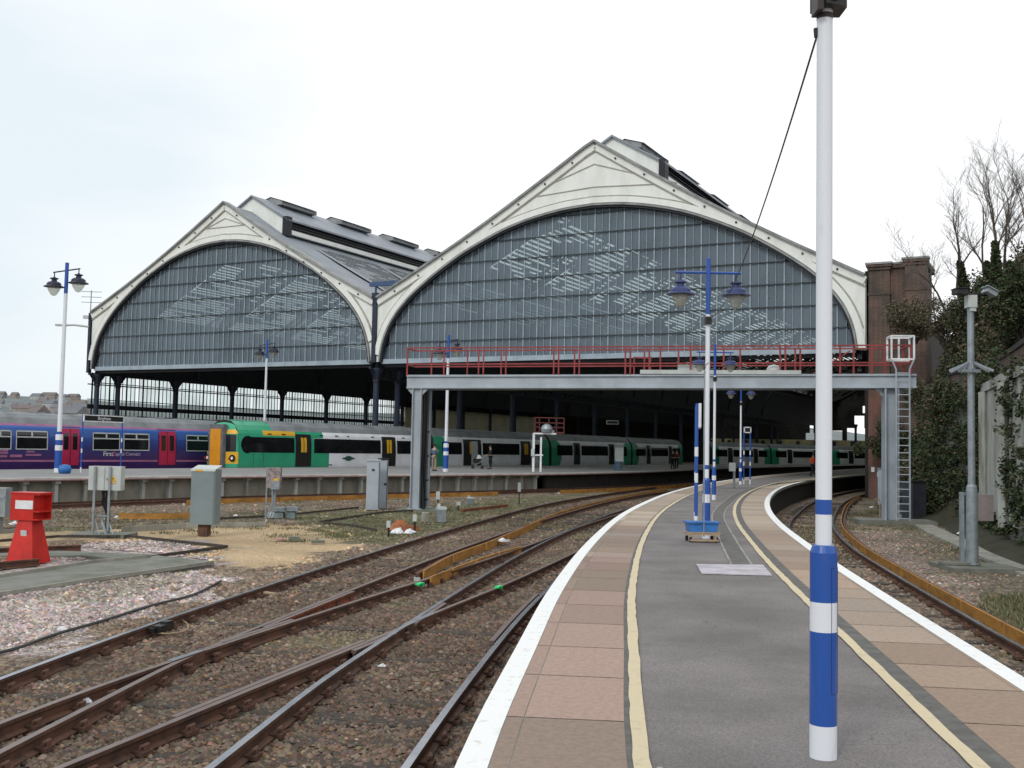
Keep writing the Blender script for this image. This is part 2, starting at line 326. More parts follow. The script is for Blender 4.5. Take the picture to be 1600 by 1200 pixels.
vo2 = n.new('ShaderNodeTexNoise'); vo2.inputs['Scale'].default_value = 6; vo2.inputs['Detail'].default_value = 8; l.new(tcn.outputs['Object'], vo2.inputs[0])
rr = n.new('ShaderNodeMapRange'); rr.inputs['To Min'].default_value = .35; rr.inputs['To Max'].default_value = 1.6; l.new(vo.outputs['Color'], rr.inputs[0])
rr2 = n.new('ShaderNodeMapRange'); rr2.inputs['From Min'].default_value = .3; rr2.inputs['From Max'].default_value = .7; rr2.inputs['To Min'].default_value = .6; rr2.inputs['To Max'].default_value = 1.35; l.new(vo2.outputs['Fac'], rr2.inputs[0])
mm = n.new('ShaderNodeMath'); mm.operation = 'MULTIPLY'; l.new(rr.outputs[0], mm.inputs[0]); l.new(rr2.outputs[0], mm.inputs[1])
ga = n.new('ShaderNodeAttribute'); ga.attribute_name = 'grain'; gmx = n.new('ShaderNodeMix'); gmx.inputs[2].default_value = 1.0; l.new(ga.outputs['Fac'], gmx.inputs[0]); l.new(mm.outputs[0], gmx.inputs[3])
vm = n.new('ShaderNodeVectorMath'); vm.operation = 'SCALE'; l.new(at_.outputs['Color'], vm.inputs[0]); l.new(gmx.outputs[0], vm.inputs['Scale']); l.new(vm.outputs[0], b.inputs['Base Color'])
bp = n.new('ShaderNodeBump'); bp.inputs['Strength'].default_value = .9; bp.inputs['Distance'].default_value = .04; bp.invert = True; l.new(vo.outputs['Distance'], bp.inputs['Height']); l.new(bp.outputs[0], b.inputs['Normal'])
me.materials.append(gm); ground = bpy.data.objects.new('ground', me); COL.objects.link(ground); tag(ground, kind='structure')

# ================================================================== PLATFORMS
EL = smooth_pl(cr([(-.75, -4), (-.45, 2), (-.27, 5.27), (-.2, 6.2), (-.07, 7.31), (.1, 8.79), (.28, 10.65), (.56, 12.9), (1.16, 17.21), (2.17, 23.35), (2.97, 27.57), (3.94, 32.04), (5.9, 40.14), (8.9, 50.5), (14.51, 66.5), (21.14, 82.5), (29.67, 100.87), (42, 126), (56, 152)], .5), 6)
ER = smooth_pl(cr([(2.7, -4), (3.3, 4), (3.63, 6.69), (3.79, 7.85), (3.96, 9.18), (4.32, 11.88), (4.83, 15.53), (5.24, 18.19), (6.25, 24.3), (7.61, 30.95), (9.82, 39.74), (12.9, 50), (16.9, 61.0), (21.3, 71.04), (28.61, 85.65), (40, 107), (62, 148)], .5), 6)
m = bpy.data.materials.new('platform asphalt'); m.use_nodes = True; n = m.node_tree.nodes; l = m.node_tree.links; b = n['Principled BSDF']; b.inputs['Roughness'].default_value = .8; b.inputs['Specular IOR Level'].default_value = .25
tcn = n.new('ShaderNodeTexCoord')
t1 = n.new('ShaderNodeTexNoise'); t1.inputs['Scale'].default_value = .7; t1.inputs['Detail'].default_value = 7; t1.inputs['Roughness'].default_value = .6; l.new(tcn.outputs['Object'], t1.inputs[0])
t2 = n.new('ShaderNodeTexNoise'); t2.inputs['Scale'].default_value = 75; t2.inputs['Detail'].default_value = 3; l.new(tcn.outputs['Object'], t2.inputs[0])
r1 = n.new('ShaderNodeValToRGB'); e = r1.color_ramp.elements; e[0].position = .36; e[1].position = .62; e[0].color = (.140, .128, .126, 1); e[1].color = (.208, .190, .188, 1); l.new(t1.outputs['Fac'], r1.inputs[0])
r2 = n.new('ShaderNodeMapRange'); r2.inputs['From Min'].default_value = .3; r2.inputs['From Max'].default_value = .7; r2.inputs['To Min'].default_value = .72; r2.inputs['To Max'].default_value = 1.3; l.new(t2.outputs['Fac'], r2.inputs[0])
vm = n.new('ShaderNodeVectorMath'); vm.operation = 'SCALE'; l.new(r1.outputs[0], vm.inputs[0]); l.new(r2.outputs[0], vm.inputs['Scale'])
vg = n.new('ShaderNodeTexVoronoi'); vg.inputs['Scale'].default_value = 1.7; vg.inputs['Randomness'].default_value = 1; l.new(tcn.outputs['Object'], vg.inputs[0])
lt_ = n.new('ShaderNodeMath'); lt_.operation = 'LESS_THAN'; lt_.inputs[1].default_value = .028; l.new(vg.outputs['Distance'], lt_.inputs[0])
mg = n.new('ShaderNodeMix'); mg.data_type = 'RGBA'; mg.inputs[7].default_value = (.34, .33, .32, 1); l.new(lt_.outputs[0], mg.inputs[0]); l.new(vm.outputs[0], mg.inputs[6])
vc = n.new('ShaderNodeTexVoronoi'); vc.feature = 'DISTANCE_TO_EDGE'; vc.inputs['Scale'].default_value = .42; nd = n.new('ShaderNodeTexNoise'); nd.inputs['Scale'].default_value = 2.5; nd.inputs['Detail'].default_value = 5; l.new(tcn.outputs['Object'], nd.inputs[0])
av = n.new('ShaderNodeVectorMath'); av.operation = 'MULTIPLY_ADD'; av.inputs[1].default_value = (.5, .5, .5); l.new(nd.outputs['Color'], av.inputs[0]); l.new(tcn.outputs['Object'], av.inputs[2]); l.new(av.outputs[0], vc.inputs[0])
lc = n.new('ShaderNodeMath'); lc.operation = 'LESS_THAN'; lc.inputs[1].default_value = .0009; l.new(vc.outputs['Distance'], lc.inputs[0])
mc = n.new('ShaderNodeMix'); mc.data_type = 'RGBA'; mc.inputs[7].default_value = (.085, .08, .078, 1); l.new(lc.outputs[0], mc.inputs[0]); l.new(mg.outputs[2], mc.inputs[6]); l.new(mc.outputs[2], b.inputs['Base Color'])
bp = n.new('ShaderNodeBump'); bp.inputs['Strength'].default_value = .35; bp.inputs['Distance'].default_value = .004; l.new(t2.outputs['Fac'], bp.inputs['Height']); l.new(bp.outputs[0], b.inputs['Normal'])
M['asphalt'] = m
M['asphalt_dark'] = pm('dark asphalt joint', (.10, .098, .092), (.15, .145, .135), 6, .85, bump=.4, bscale=60)
M['line_white'] = pm('worn white edge paint', (.82, .83, .82), (.46, .44, .41), 9, .6, bump=.25, bscale=40, c2pos=(.56, .78), detail=9)
M['line_yellow'] = pm('worn cream line paint', (.60, .51, .34), (.36, .31, .24), 8, .7, bump=.3, bscale=40, c2pos=(.54, .80), detail=9)
M['slab'] = pm('edge slabs', (1.05, 1.03, 1.02), (.80, .80, .80), 22, .85, bump=.6, bscale=70, attr='tint', detail=9, c2pos=(.40, .70))
def fill(mb, poly, z, mi=0):
    tr = tessellate_polygon([[Vector((p.x, p.y, 0)) for p in poly]]); mb.add([(p.x, p.y, z) for p in poly], [tuple(t) for t in tr], mi); return mb
def ribbon(mb, c, a, b, z, wob=0, mi=0):
    pa = offs(c, a); pb = offs(c, b); k = len(mb.v)
    for i, (p, q) in enumerate(zip(pa, pb)):
        wa = (vnoise(np.array([i * .5]), np.array([3.]), .9, 11)[0] - .5) * wob; wb = (vnoise(np.array([i * .5]), np.array([9.]), .9, 12)[0] - .5) * wob
        d = (q - p).normalized(); p = p + d * wa; q = q + d * wb; mb.v += [(p.x, p.y, z), (q.x, q.y, z)]
    for i in range(len(c) - 1): mb.f.append((k + 2 * i, k + 2 * i + 2, k + 2 * i + 3, k + 2 * i + 1)); mb.m.append(mi); mb.c.append((1, 1, 1))
    return mb
plat = thing('platform', kind='structure')
mb = MB(); fill(mb, offs(EL, .12) + offs(ER, -.12)[::-1], -.004); mb.build('surface', M['asphalt'], plat)
cEL = offs(EL, 0); cER = [p for p in ER]
for c, s in ((EL, 1), (ER, -1)):
    mb = MB(); sweep(mb, c, [(0, .0), (s * .75, .0), (s * .75, -.12), (0, -.12)][::s]); mb.build('coping', M['concrete'], plat)
    mb = MB(); sweep(mb, offs(c, s * .12), [(0, -.12), (s * .4, -.12), (s * .4, -1.3), (0, -1.3)][::s]); mb.build('edge_wall', M['brick_dark'], plat)
    mb = MB(); ribbon(mb, offs(c, s * .16) if 0 else c, s * .002, s * .165, .004); mb.build('white_line', M['line_white'], plat)
    mb = MB(); ribbon(mb, c, s * .99, s * (.865 if s > 0 else .84), .003); mb.build('joint_strip', M['asphalt_dark'], plat)
    yo = (.90, .985) if s > 0 else (.975, 1.06)
    mb = MB(); cf = smooth_pl(cr(c, .1), 1); ribbon(mb, cf, s * yo[0], s * yo[1], .007, wob=.014); mb.build('yellow_line', M['line_yellow'], plat)
    # slabs between the white line and the joint
    mb = MB(); cf = cr(c, .1); L = 0; acc = []; st = [0]; 
    for i in range(1, len(cf)):
        L += (cf[i] - cf[i - 1]).length
        if L > ((1.1 if cf[i].y < 14 else random.choice((.7, 1.0, 1.2))) if s > 0 else random.choice((.9, .95, .8))): st.append(i); L = 0
    wi = .865 if s > 0 else .84; nn = normals(cf)
    for a, b_ in zip(st[:-1], st[1:]):
        y = cf[a].y
        if y > 110: break
        if s > 0 and y < 10: base = (.27, .205, .165) if y < 6.2 else (.385, .275, .228)
        elif s > 0: base = random.choice([(.30, .225, .185), (.33, .235, .195), (.27, .215, .17), (.30, .23, .18)]) if y < 14 or random.random() < .6 else random.choice([(.38, .30, .25), (.29, .245, .22), (.40, .33, .27)])
        else: base = random.choice([(.36, .285, .225), (.34, .265, .21), (.38, .285, .215), (.35, .28, .22), (.335, .275, .225)])
        if y > 22: base = tuple(.5 * q + .5 * r for q, r in zip(base, (.50, .43, .34)))
        rows = ((.17, .27), (.277, wi)) if s > 0 else ((.17, .20), (.203, wi))
        for o0, o1 in rows:
            k = len(mb.v); g0 = .016; rng_ = list(range(a, b_ + 1)); pts = []
            for q, i in enumerate(rng_):
                p = cf[i].copy(); t = (cf[min(i + 1, len(cf) - 1)] - cf[i - 1]).normalized()
                if q == 0: p += t * g0 * .5
                if q == len(rng_) - 1: p -= t * g0 * .5
                pts.append((p + nn[i] * s * o0, p + nn[i] * s * o1))
            for p, q in pts: mb.v += [(p.x, p.y, .004), (q.x, q.y, .004)]
            kf = random.uniform(.80, 1.10) if y > 9.5 or s < 0 else random.uniform(.95, 1.05); col = tuple(v * kf for v in base)
            for i in range(len(pts) - 1): mb.f.append((k + 2 * i, k + 2 * i + 2, k + 2 * i + 3, k + 2 * i + 1)); mb.m.append(0); mb.c.append(col)
    mb.build('edge_slabs', M['slab'], plat)
# cable duct let into the asphalt and steel cover plate
ct = smooth_pl(cr([(3.25, 14.7), (4.09, 19.98), (5.3, 26.97), (6.95, 33.84), (9.9, 44.5), (13.6, 54.5), (20, 68)], .5), 2)
mb = MB(); ribbon(mb, ct, -.13, .13, .004); mb.build('duct_lid', M['asphalt_dark'], plat)
for a in (-.16, .13): mb = MB(); ribbon(mb, ct, a, a + .03, .006); mb.build('duct_kerb', M['concrete'], plat)
pl_ = [G(1088, 883), G(1192, 884), G(1206, 900), G(1096, 897)]
mp_ = MB(); mp_.add([(p.x, p.y, .016) for p in pl_] + [(p.x, p.y, .003) for p in pl_], [(0, 1, 2, 3), (0, 4, 5, 1), (1, 5, 6, 2), (2, 6, 7, 3), (3, 7, 4, 0)])
tag(mp_.build('cover_plate', pm('bright worn plate', (.66, .62, .68), (.40, .37, .39), 2.5, .35, .25)), 'flat scuffed metal cover plate lying across the end of the dark duct on the platform', 'cover plate')
# --- the far platform
N1 = Vector((-6.3, 85.0, 0)); CF = Vector((-17.3, 67.3, 0)); TD = (N1 - CF).normalized(); TN = Vector((-TD.y, TD.x, 0))    # train side line, normal to the left
FE = smooth_pl(cr([(-34, 24), (-26, 32.4), (-19.7, 40.9), (-16.8, 45.6), (-13.9, 49.8), (-9.7, 54.6), (-4.4, 60.2), (1.3, 66.6), (5, 71.8), (10.3, 81), (23.6, 110.6), (40, 140), (60, 176)], 1), 4)
far = thing('platform', kind='structure')
back = [CF + TD * t for t in (-48, -20, 0, 20, 60, 90)]; bk = [p - TN * .06 for p in back]
mb = MB(); fill(mb, FE + bk[::-1], 0); mb.build('surface', pm('far platform asphalt', (.20, .20, .20), (.26, .26, .255), .5, .8), far)
mb = MB(); sweep(mb, FE, [(0, .03), (0, -.1), (-.35, -.1), (-.35, .03)]); mb.build('coping', pm('far coping', (.60, .57, .55), (.44, .38, .36), 1.5, .8), far)
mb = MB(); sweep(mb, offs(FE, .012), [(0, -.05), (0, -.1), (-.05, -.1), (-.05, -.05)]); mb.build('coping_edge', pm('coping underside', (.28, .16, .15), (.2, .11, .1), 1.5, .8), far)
ip = next(i for i, p in enumerate(FE) if p.y > 67.5)
mb = MB(); sweep(mb, offs(FE[:ip], -.4), [(0, -.1), (0, -1.3), (-.2, -1.3), (-.2, -.1)]); mb.build('panel_wall', M['wall_panel'], far)
mb = MB(); sweep(mb, offs(FE[ip:], -.3), [(0, -.1), (0, -1.3), (-.3, -1.3), (-.3, -.1)]); mb.build('brick_wall', M['brick_dark'], far)
FF = cr(FE[:ip], .1); FN = normals(FF); L = 0
for i in range(1, len(FF)):
    L += (FF[i] - FF[i - 1]).length
    if L > 1.38 and FF[i].y > 36:
        L = 0; p = FF[i] - FN[i] * .34; a = math.atan2(*(FF[i] - FF[i - 1]).yx); mb = MB()
        mb.box((p.x, p.y, -.62), (.16, .30, 1.1), a); mb.box((p.x, p.y, -.16), (.26, .5, .12), a); mb.build('wall_post', M['conc_pale'], far)

# ================================================================== RAILS
RP = [(-.035, .15), (.035, .15), (.035, .115), (.01, .1), (.01, .03), (.065, .012), (.065, 0), (-.065, 0), (-.065, .012), (-.01, .03), (-.01, .1), (-.035, .115)]
RM = [0] + [1] * 11
ZR = -1.07
def up(c, z): return [Vector((p.x, p.y, z)) for p in c]
def rail(name, pts, parent, top='steel', side='rust', prof=RP, z=ZR, raw=False, label=None):
    c = up(pts if raw else smooth_pl(cr(pts, .6), 3), z); mb = MB(); sweep(mb, c, prof, RM); o = mb.build(name, [M[top], M[side]], parent)
    if label: o['label'] = label
    return c
R1 = [(-6, 4), (-5.6, 8), (-5.31, 11.25), (-5.0, 14.11), (-4.36, 18.46), (-3.1, 25.8), (-1.15, 35.8), (1.9, 49.5), (7.4, 66.5), (13.5, 82.35), (24, 103)]
R2 = [(-5.0, 4.5), (-4.68, 8.2), (-4.47, 9.6), (-4.21, 10.9), (-3.84, 12.35), (-3.32, 14.2), (-2.15, 18.3), (-1.58, 20.2), (.36, 27.15), (2.0, 33.6), (4.68, 43.2), (9.9, 59.5), (15.5, 73), (26.5, 96)]
R3 = [(-4.3, 4.5), (-4.12, 8.0), (-3.98, 9.6), (-3.84, 11.6), (-3.70, 13.0), (-3.19, 15.98), (-2.40, 20.4), (-1.40, 25.6), (.3, 33.6), (2.2, 41.9), (6.4, 57.3), (10.6, 68.5), (16, 80.5), (26, 101)]
R4 = [(-4.2, 4.5), (-3.75, 7.2), (-3.38, 8.4), (-2.95, 9.85), (-2.56, 11.2), (-1.95, 13.2), (-1.42, 15.0), (-1.12, 16.2), (-.27, 19.0), (1.6, 26.0), (3.3, 33.0), (6.0, 42.5), (11.3, 58.8), (18, 74)]
R5 = [(-2.7, 4.5), (-2.3, 8.1), (-1.99, 11.3), (-1.62, 13.8), (-1.18, 16.69), (-.5, 20.9), (.6, 27.0), (2.4, 35.3), (4.9, 45.2), (10.1, 60.8), (16, 74.5)]
R6 = [(-1.2, 4), (-.86, 7.7), (-.72, 9.0), (-.56, 10.41), (-.27, 12.7), (.19, 16.0), (.82, 19.8), (1.35, 22.6), (2.35, 27.0), (4.0, 34.0), (6.4, 43), (11.5, 58)]
jn = thing('railway_junction', 'web of crossing rusty rails and timber bearers running beside the platform towards the station roof', 'railway track', (-2, 12, ZR))
rails = [rail('rail', r, jn, t, s, z=ZR + zo) for r, t, s, zo in ((R1, 'steel', 'rust', 0), (R2, 'steel_dull', 'rust', .003), (R3, 'steel_dull', 'rust', 0), (R4, 'steel_dull', 'rust', .003), (R5, 'steel', 'rust', .006), (R6, 'steel', 'rust', 0))]
def seg(c, y0, y1): return [p for p in c if y0 <= p.y <= y1]
for c, o, y0, y1, mt in ((rails[3], -.085, 9.3, 14.4, 'rust_bright'), (rails[5], -.10, 13.6, 19.0, 'rust'), (rails[2], .085, 14.2, 18.6, 'rust_bright'), (rails[1], -.085, 13.2, 15.6, 'rust'), (rails[4], .085, 15.2, 17.8, 'rust'), (rails[3], .085, 12.6, 14.8, 'rust')):
    mb = MB(); sweep(mb, offs(seg(c, y0, y1), o), RP, RM); mb.build('check_rail', [M['steel_dull'], M[mt]], jn)
for c, y in ((rails[1], 12.6), (rails[3], 15.4)):      # crossing noses: worn flat steel
    mb = MB(); s_ = seg(c, y - .9, y + .9); sweep(mb, s_, [(-.045, .159), (.045, .159), (.045, .02), (-.045, .02)], [0, 1, 1, 1]); mb.build('crossing_nose', [M['steel'], M['rust']], jn)
ch = MB(); ch.box((0, 0, .022), (.26, .15, .04)); ch.box((.095, 0, .06), (.05, .08, .055), taper=.7); ch.box((-.095, 0, .06), (.05, .08, .055), taper=.7); ch.tube([(.09, -.06, .08), (.09, .06, .08)], .016, 6)
def at_y(c, y):
    for i in range(1, len(c)):
        if c[i].y >= y: t = (y - c[i - 1].y) / (c[i].y - c[i - 1].y + 1e-9); return c[i - 1].lerp(c[i], t), (c[i] - c[i - 1]).normalized()
    return None, None
def lay(parent, left, right, allr, d0, d1, step, chairs_to, over=.55, thick=.0):
    """bearers square to the left rail, reaching the right rail; chairs under every rail near the camera"""
    first = None; L = 0; c0 = left; proto = None
    for i in range(1, len(c0)):
        L += (c0[i] - c0[i - 1]).length
        if c0[i].y < d0 or c0[i].y > d1 or L < step: continue
        L -= step; p = c0[i]; q = min(right, key=lambda r: (r - p).length)
        d = (q - p); w_ = d.length; d.normalize(); a = math.atan2(d.y, d.x) + random.uniform(-.012, .012); ctr = (p + q) / 2
        mb = MB(); W2 = w_ / 2 + over; zt = random.uniform(-.014, .012) - .006 + thick
        mb.box((0, 0, -.06 + zt), (W2 * 2, .25, .12)); o = mb.build('sleeper', M['sleeper'], parent, world=False)
        o.location = ctr - Vector(parent.location) + Vector((0, 0, 0)); o.rotation_euler = (0, 0, a)
        if p.y < chairs_to:
            for r in allr:
                # crossing of the bearer line with rail r
                for j in range(1, len(r)):
                    s0 = (r[j - 1] - ctr).cross(d).z; s1 = (r[j] - ctr).cross(d).z
                    if s0 * s1 <= 0 and (r[j] - ctr).length < W2 + .4:
                        t = s0 / (s0 - s1 + 1e-9); x = r[j - 1].lerp(r[j], t); u_ = (x - ctr).dot(d)
                        if abs(u_) < W2 - .05:
                            k = ch.build('rail_chair', M['rust'], o, world=False) if proto is None else proto.copy()
                            if proto is None: proto = k; 
                            else: COL.objects.link(k); k.parent = o
                            ra = math.atan2(*(r[j] - r[j - 1]).yx); k.location = (u_, 0, 0); k.rotation_euler = (0, 0, ra - math.pi / 2 - a)
                        break
def right_of(y0=4):
    # right-hand limit of the bearers: second-track rail R6 until the platform hides it
    return rails[5]
lay(jn, rails[0], right_of(), rails, 5, 46, .72, 26, .5)
# right-hand track with its curve and guarded conductor rail
R7 = [(6.2, 6), (6.55, 11), (6.89, 14.26), (7.45, 17.9), (8.27, 22.9), (9.4, 29.2), (11.35, 37.2), (14.33, 46.6), (17.7, 56.2), (22.18, 67.0), (30, 83), (42, 105)]
tr = thing('railway_track', 'sharply curving track with bright running rails on the right of the platform', 'railway track', (8, 22, ZR))
r7 = rail('rail', R7, tr); r7l = up(offs(r7, -1.5), ZR); rail('rail', r7l, tr, raw=True); lay(tr, r7l, r7, (r7l, r7), 6, 60, .75, 34, .5)
tf = thing('railway_track', 'long track running close under the panelled side of the far platform', 'railway track', (-12, 47, ZR))
fe0 = [p for p in FE if p.y < 120]
f1 = rail('rail', up(offs(fe0, .55), ZR), tf, raw=True); f2 = rail('rail', up(offs(fe0, 2.05), ZR), tf, raw=True); lay(tf, f1, f2, (), 35, 90, .85, 0, .5, -.01)
def board(label, c, o, a, b, face, h=.24, joints=2.4, rl=True, sh=0):
    """conductor rail on insulators with an upright timber guard board; c = reference curve, o = offset"""
    s_ = [p for p in c if a <= p.y <= b]; s0 = offs(up(s_, -.94), o); t = thing('conductor_rail', label, 'conductor rail', s0[0].copy(), group='guarded conductor rails')
    if rl: mb = MB(); sweep(mb, s0, [(-.04, .02), (.04, .02), (.04, -.08), (-.04, -.08)]); mb.build('rail', M['rust'], t)
    cf = cr(s0, .3); acc = 0; k0 = 0
    for i in range(1, len(cf)):
        acc += (cf[i] - cf[i - 1]).length
        if acc > joints or i == len(cf) - 1:
            sg = cf[k0:i + 1]
            if len(sg) > 2:
                sg = [sg[0].lerp(sg[1], .1)] + sg[1:-1] + [sg[-1].lerp(sg[-2], .1)]
                mb = MB(); f = face; sweep(mb, sg, [(f * .10, .07 + sh), (f * .13, .07 + sh), (f * .13, .07 - h + sh), (f * .10, .07 - h + sh)][::int(f)]); mb.build('guard_board', M['orange_board'], t)
            acc = 0; k0 = i
    for i in range(0, len(cf), 11): mb = MB(); mb.box((cf[i].x, cf[i].y, -1.05), (.12, .12, .09)); mb.build('insulator', M['palegrey'], t)
    return t
board('long ochre board beside the curved right-hand track, its rail black on top', r7, .42, 8.5, 64, -1)
pb = [G(x, y, -.94) for x, y in ((652, 897), (700, 871), (760, 849), (812, 827), (860, 806), (910, 791), (950, 781), (1000, 771), (1040, 765))]
board('long run of ochre boards climbing between the middle rails towards the station', cr(pb, .5), 0, 0, 99, 1, joints=3.0)
pb2 = [G(x, y, -.94) for x, y in ((664, 907), (700, 893), (755, 873), (817, 855))]
board('short ochre board with a cut end standing nearest among the junction rails', cr(pb2, .4), -.02, 0, 99, 1, joints=1.5)
board('ochre board beside the far track, longest stretch left of the pale cabinets', up(offs(fe0, 3.0), 0), 0, 44, 60.5, 1, joints=5)
board('ochre board beside the far track starting right of the gantry foot', up(offs(fe0, 3.0), 0), 0, 63.5, 92, 1, joints=5)
pb3 = [G(x, y, -.98) for x, y in ((186, 806), (230, 807), (300, 806))]
board('short weathered ochre board lying behind the pale box on its frame', cr(pb3, 1), 0, 0, 99, 1, h=.2, joints=9)
# ================================================================== TRAIN SHED
A0 = Vector((-38.742, 98.072, 0)); NU = Vector((.88301, -.46937, 0)); NV = Vector((.46937, .88301, 0))
def W(u, v, z): return A0 + NU * u + NV * v + Vector((0, 0, z))
shed = thing('train_shed', 'huge twin-arched Victorian train shed with grey glazed gable ends and white bargeboards', 'railway station', tuple(W(34, 0, -1.05)))
ARC = [(0, 18.98), (.13, 18.83), (.26, 18.43), (.38, 17.85), (.49, 17.07), (.6, 16.15), (.69, 15.2), (.77, 14.25), (.84, 13.3), (.9, 12.25), (.945, 11.2), (.97, 10.35), (.988, 9.4), (1, 8.15)]
AD = cr([(a * 10, b) for a, b in ARC], .25); ADx = [p.x / 10 for p in AD]; ADz = [p.y for p in AD]
def arch(t): return float(np.interp(abs(t), ADx, ADz))
SP = [dict(c=15.65, h=15.75, l=-.35, r=31.55, pk=22.3, el=13.35, er=13.2), dict(c=50.35, h=18.1, l=31.95, r=68.9, pk=23.5, el=13.15, er=12.75)]
LEN = 178
def rake(s, u):
    if u <= s['c']: t = (u - s['l']) / (s['c'] - s['l']); return s['el'] + (s['pk'] - s['el']) * t - .35 * math.sin(math.pi * t)
    t = (s['r'] - u) / (s['r'] - s['c']); return s['er'] + (s['pk'] - s['er']) * t - .35 * math.sin(math.pi * t)
for si, s in enumerate(SP):
    ap = [(s['c'] - s['h'] * x, z) for x, z in zip(ADx[::-1], ADz[::-1])] + [(s['c'] + s['h'] * x, z) for x, z in zip(ADx[1:], ADz[1:])]
    # --- gable spandrel
    us = sorted(set([s['l'], s['r'], s['c']] + [u for u, z in ap] + list(np.linspace(s['l'], s['r'], 60)))); mb = MB()
    def lo(u): return arch((u - s['c']) / s['h']) if abs(u - s['c']) < s['h'] else 8.15
    for v0 in (-.35, .15):
        k = len(mb.v)
        for u in us: mb.v += [tuple(W(u, v0, lo(u))), tuple(W(u, v0, rake(s, u)))]
        for i in range(len(us) - 1): mb.f.append((k + 2 * i, k + 2 * i + 2, k + 2 * i + 3, k + 2 * i + 1)); mb.m.append(0); mb.c.append((1, 1, 1))
    gb = mb.build('gable', M['cream'], shed)
    # --- rake: grey coping, raised bargeboard, round bosses
    ru = [s['l'] + (s['r'] - s['l']) * i / 48 for i in range(49)]; 
    cop = MB(); bb = MB(); ml = MB(); bo = MB()
    for a, b_ in zip(ru[:-1], ru[1:]):
        za, zb = rake(s, a), rake(s, b_)
        cop.bar(W(a, -.35, za + .08), W(b_, -.35, zb + .08), .7, .16, up=(0, 0, 1)); bb.bar(W(a, -.42, za - .28), W(b_, -.42, zb - .28), .14, .5)
        ml.bar(W(a, -.40, za - .62), W(b_, -.40, zb - .62), .10, .07)
        if not ((b_ > s['l'] + 2) and (a < s['r'] - 2)): continue
    for t in np.linspace(.09, .91, 8):
        for sg in (0, 1):
            u = s['l'] + (s['c'] - s['l']) * t if sg == 0 else s['r'] - (s['r'] - s['c']) * t; z = rake(s, u) - .34; bo.tube([W(u, -.58, z), W(u, -.45, z)], .07, 8)
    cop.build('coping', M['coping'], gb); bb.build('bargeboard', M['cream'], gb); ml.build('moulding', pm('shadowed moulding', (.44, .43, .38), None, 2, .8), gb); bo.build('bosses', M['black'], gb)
    # inner triangular panel moulding
    mb = MB(); q = (6.2, 3.0) if si else (2.2, 1.3); cz = 20.15 if si else 20.2; hh = 1.75 if si else .75
    tri = [(s['c'] - q[0] / 1.0, cz - (.25 if si else 0)), (s['c'], cz + hh), (s['c'] + q[0], cz - (.25 if si else 0)), (s['c'], cz + (.1 if si else 0))]
    for i in range(4):
        a, b_ = tri[i], tri[(i + 1) % 4]; mb.bar(W(a[0], -.37, a[1]), W(b_[0], -.37, b_[1]), .07, .06)
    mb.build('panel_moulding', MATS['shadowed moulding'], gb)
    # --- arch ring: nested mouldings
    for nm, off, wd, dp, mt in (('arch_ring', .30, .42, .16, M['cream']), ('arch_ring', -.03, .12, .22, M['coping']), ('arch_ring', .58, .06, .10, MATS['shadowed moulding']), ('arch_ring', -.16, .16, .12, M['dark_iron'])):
        mb = MB(); pr = []
        for i, (u, z) in enumerate(ap):
            a = ap[max(i - 1, 0)]; b_ = ap[min(i + 1, len(ap) - 1)]; d = Vector((b_[0] - a[0], b_[1] - a[1])).normalized(); nn = Vector((-d.y, d.x)); pr.append((u + nn.x * off, z + nn.y * off))
        if off > 0: pr = [p for p in pr if s['l'] + .05 < p[0] < s['r'] - .05]
        k = len(mb.v)
        for i, (u, z) in enumerate(pr):
            a = pr[max(i - 1, 0)]; b_ = pr[min(i + 1, len(pr) - 1)]; d = Vector((b_[0] - a[0], b_[1] - a[1])).normalized(); nn = Vector((-d.y, d.x)) * wd / 2
            for sg, v_ in ((-1, -.35 - dp), (1, -.35 - dp), (1, -.2), (-1, -.2)): mb.v.append(tuple(W(u + nn.x * sg, v_, z + nn.y * sg)))
        for i in range(len(pr) - 1):
            for j in range(4): mb.f.append((k + i * 4 + j, k + i * 4 + (j + 1) % 4, k + i * 4 + 4 + (j + 1) % 4, k + i * 4 + 4 + j)); mb.m.append(0); mb.c.append((1, 1, 1))
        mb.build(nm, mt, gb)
    # --- glazed screen: one sheet of panes in individual tilt, bars and transoms proud of it
    mb = MB(); bars = MB(); tr_ = MB(); st = .56; nb = int(2 * s['h'] / st); u0 = s['c'] - nb / 2 * st
    levels = [8.35, 9.63, 11.1, 12.6, 14.08, 15.55, 17.02, 18.45]
    for i in range(nb):
        a, b_ = u0 + i * st, u0 + (i + 1) * st; za, zb = lo(a) - .1, lo(b_) - .1; L_ = levels + [99]
        for j in range(len(levels)):
            z0 = L_[j]; z1 = L_[j + 1]
            if min(za, zb) <= z0 + .05: break
            y1, y2 = min(z1, za), min(z1, zb); dz = RNG.normal() * .010; dx = RNG.normal() * .005
            mb.add([W(a, 0 - dx, z0), W(b_, 0 + dx, z0), W(b_, dz + dx, y2), W(a, dz - dx, y1)], [(0, 1, 2, 3)])
        big = (i % 2 == 0); wd = .075 if big else .03
        if za > 8.6: bars.box(W(a, -.05, (za + 8.3) / 2), (wd, .05, za - 8.3), math.atan2(NU.y, NU.x))
    sc = mb.build('glass_screen', M['screen_glass'], shed)
    bars.build('glazing_bars', M['mullion'], sc)
    for z in levels[1:]:
        hw = s['h'] * float(np.interp(-z, [-q for q in ADz], ADx)) - .12
        if hw > 1: tr_.bar(W(s['c'] - hw, -.13, z), W(s['c'] + hw, -.10, z), .05, .065)
    tr_.build('transoms', M['mullion_dark'], sc)
    mb = MB(); mb.box(W(s['c'], -.1, 8.17), (2 * s['h'] - .3, .3, .36), math.atan2(NU.y, NU.x)); mb.build('sill', M['mullion'], sc)
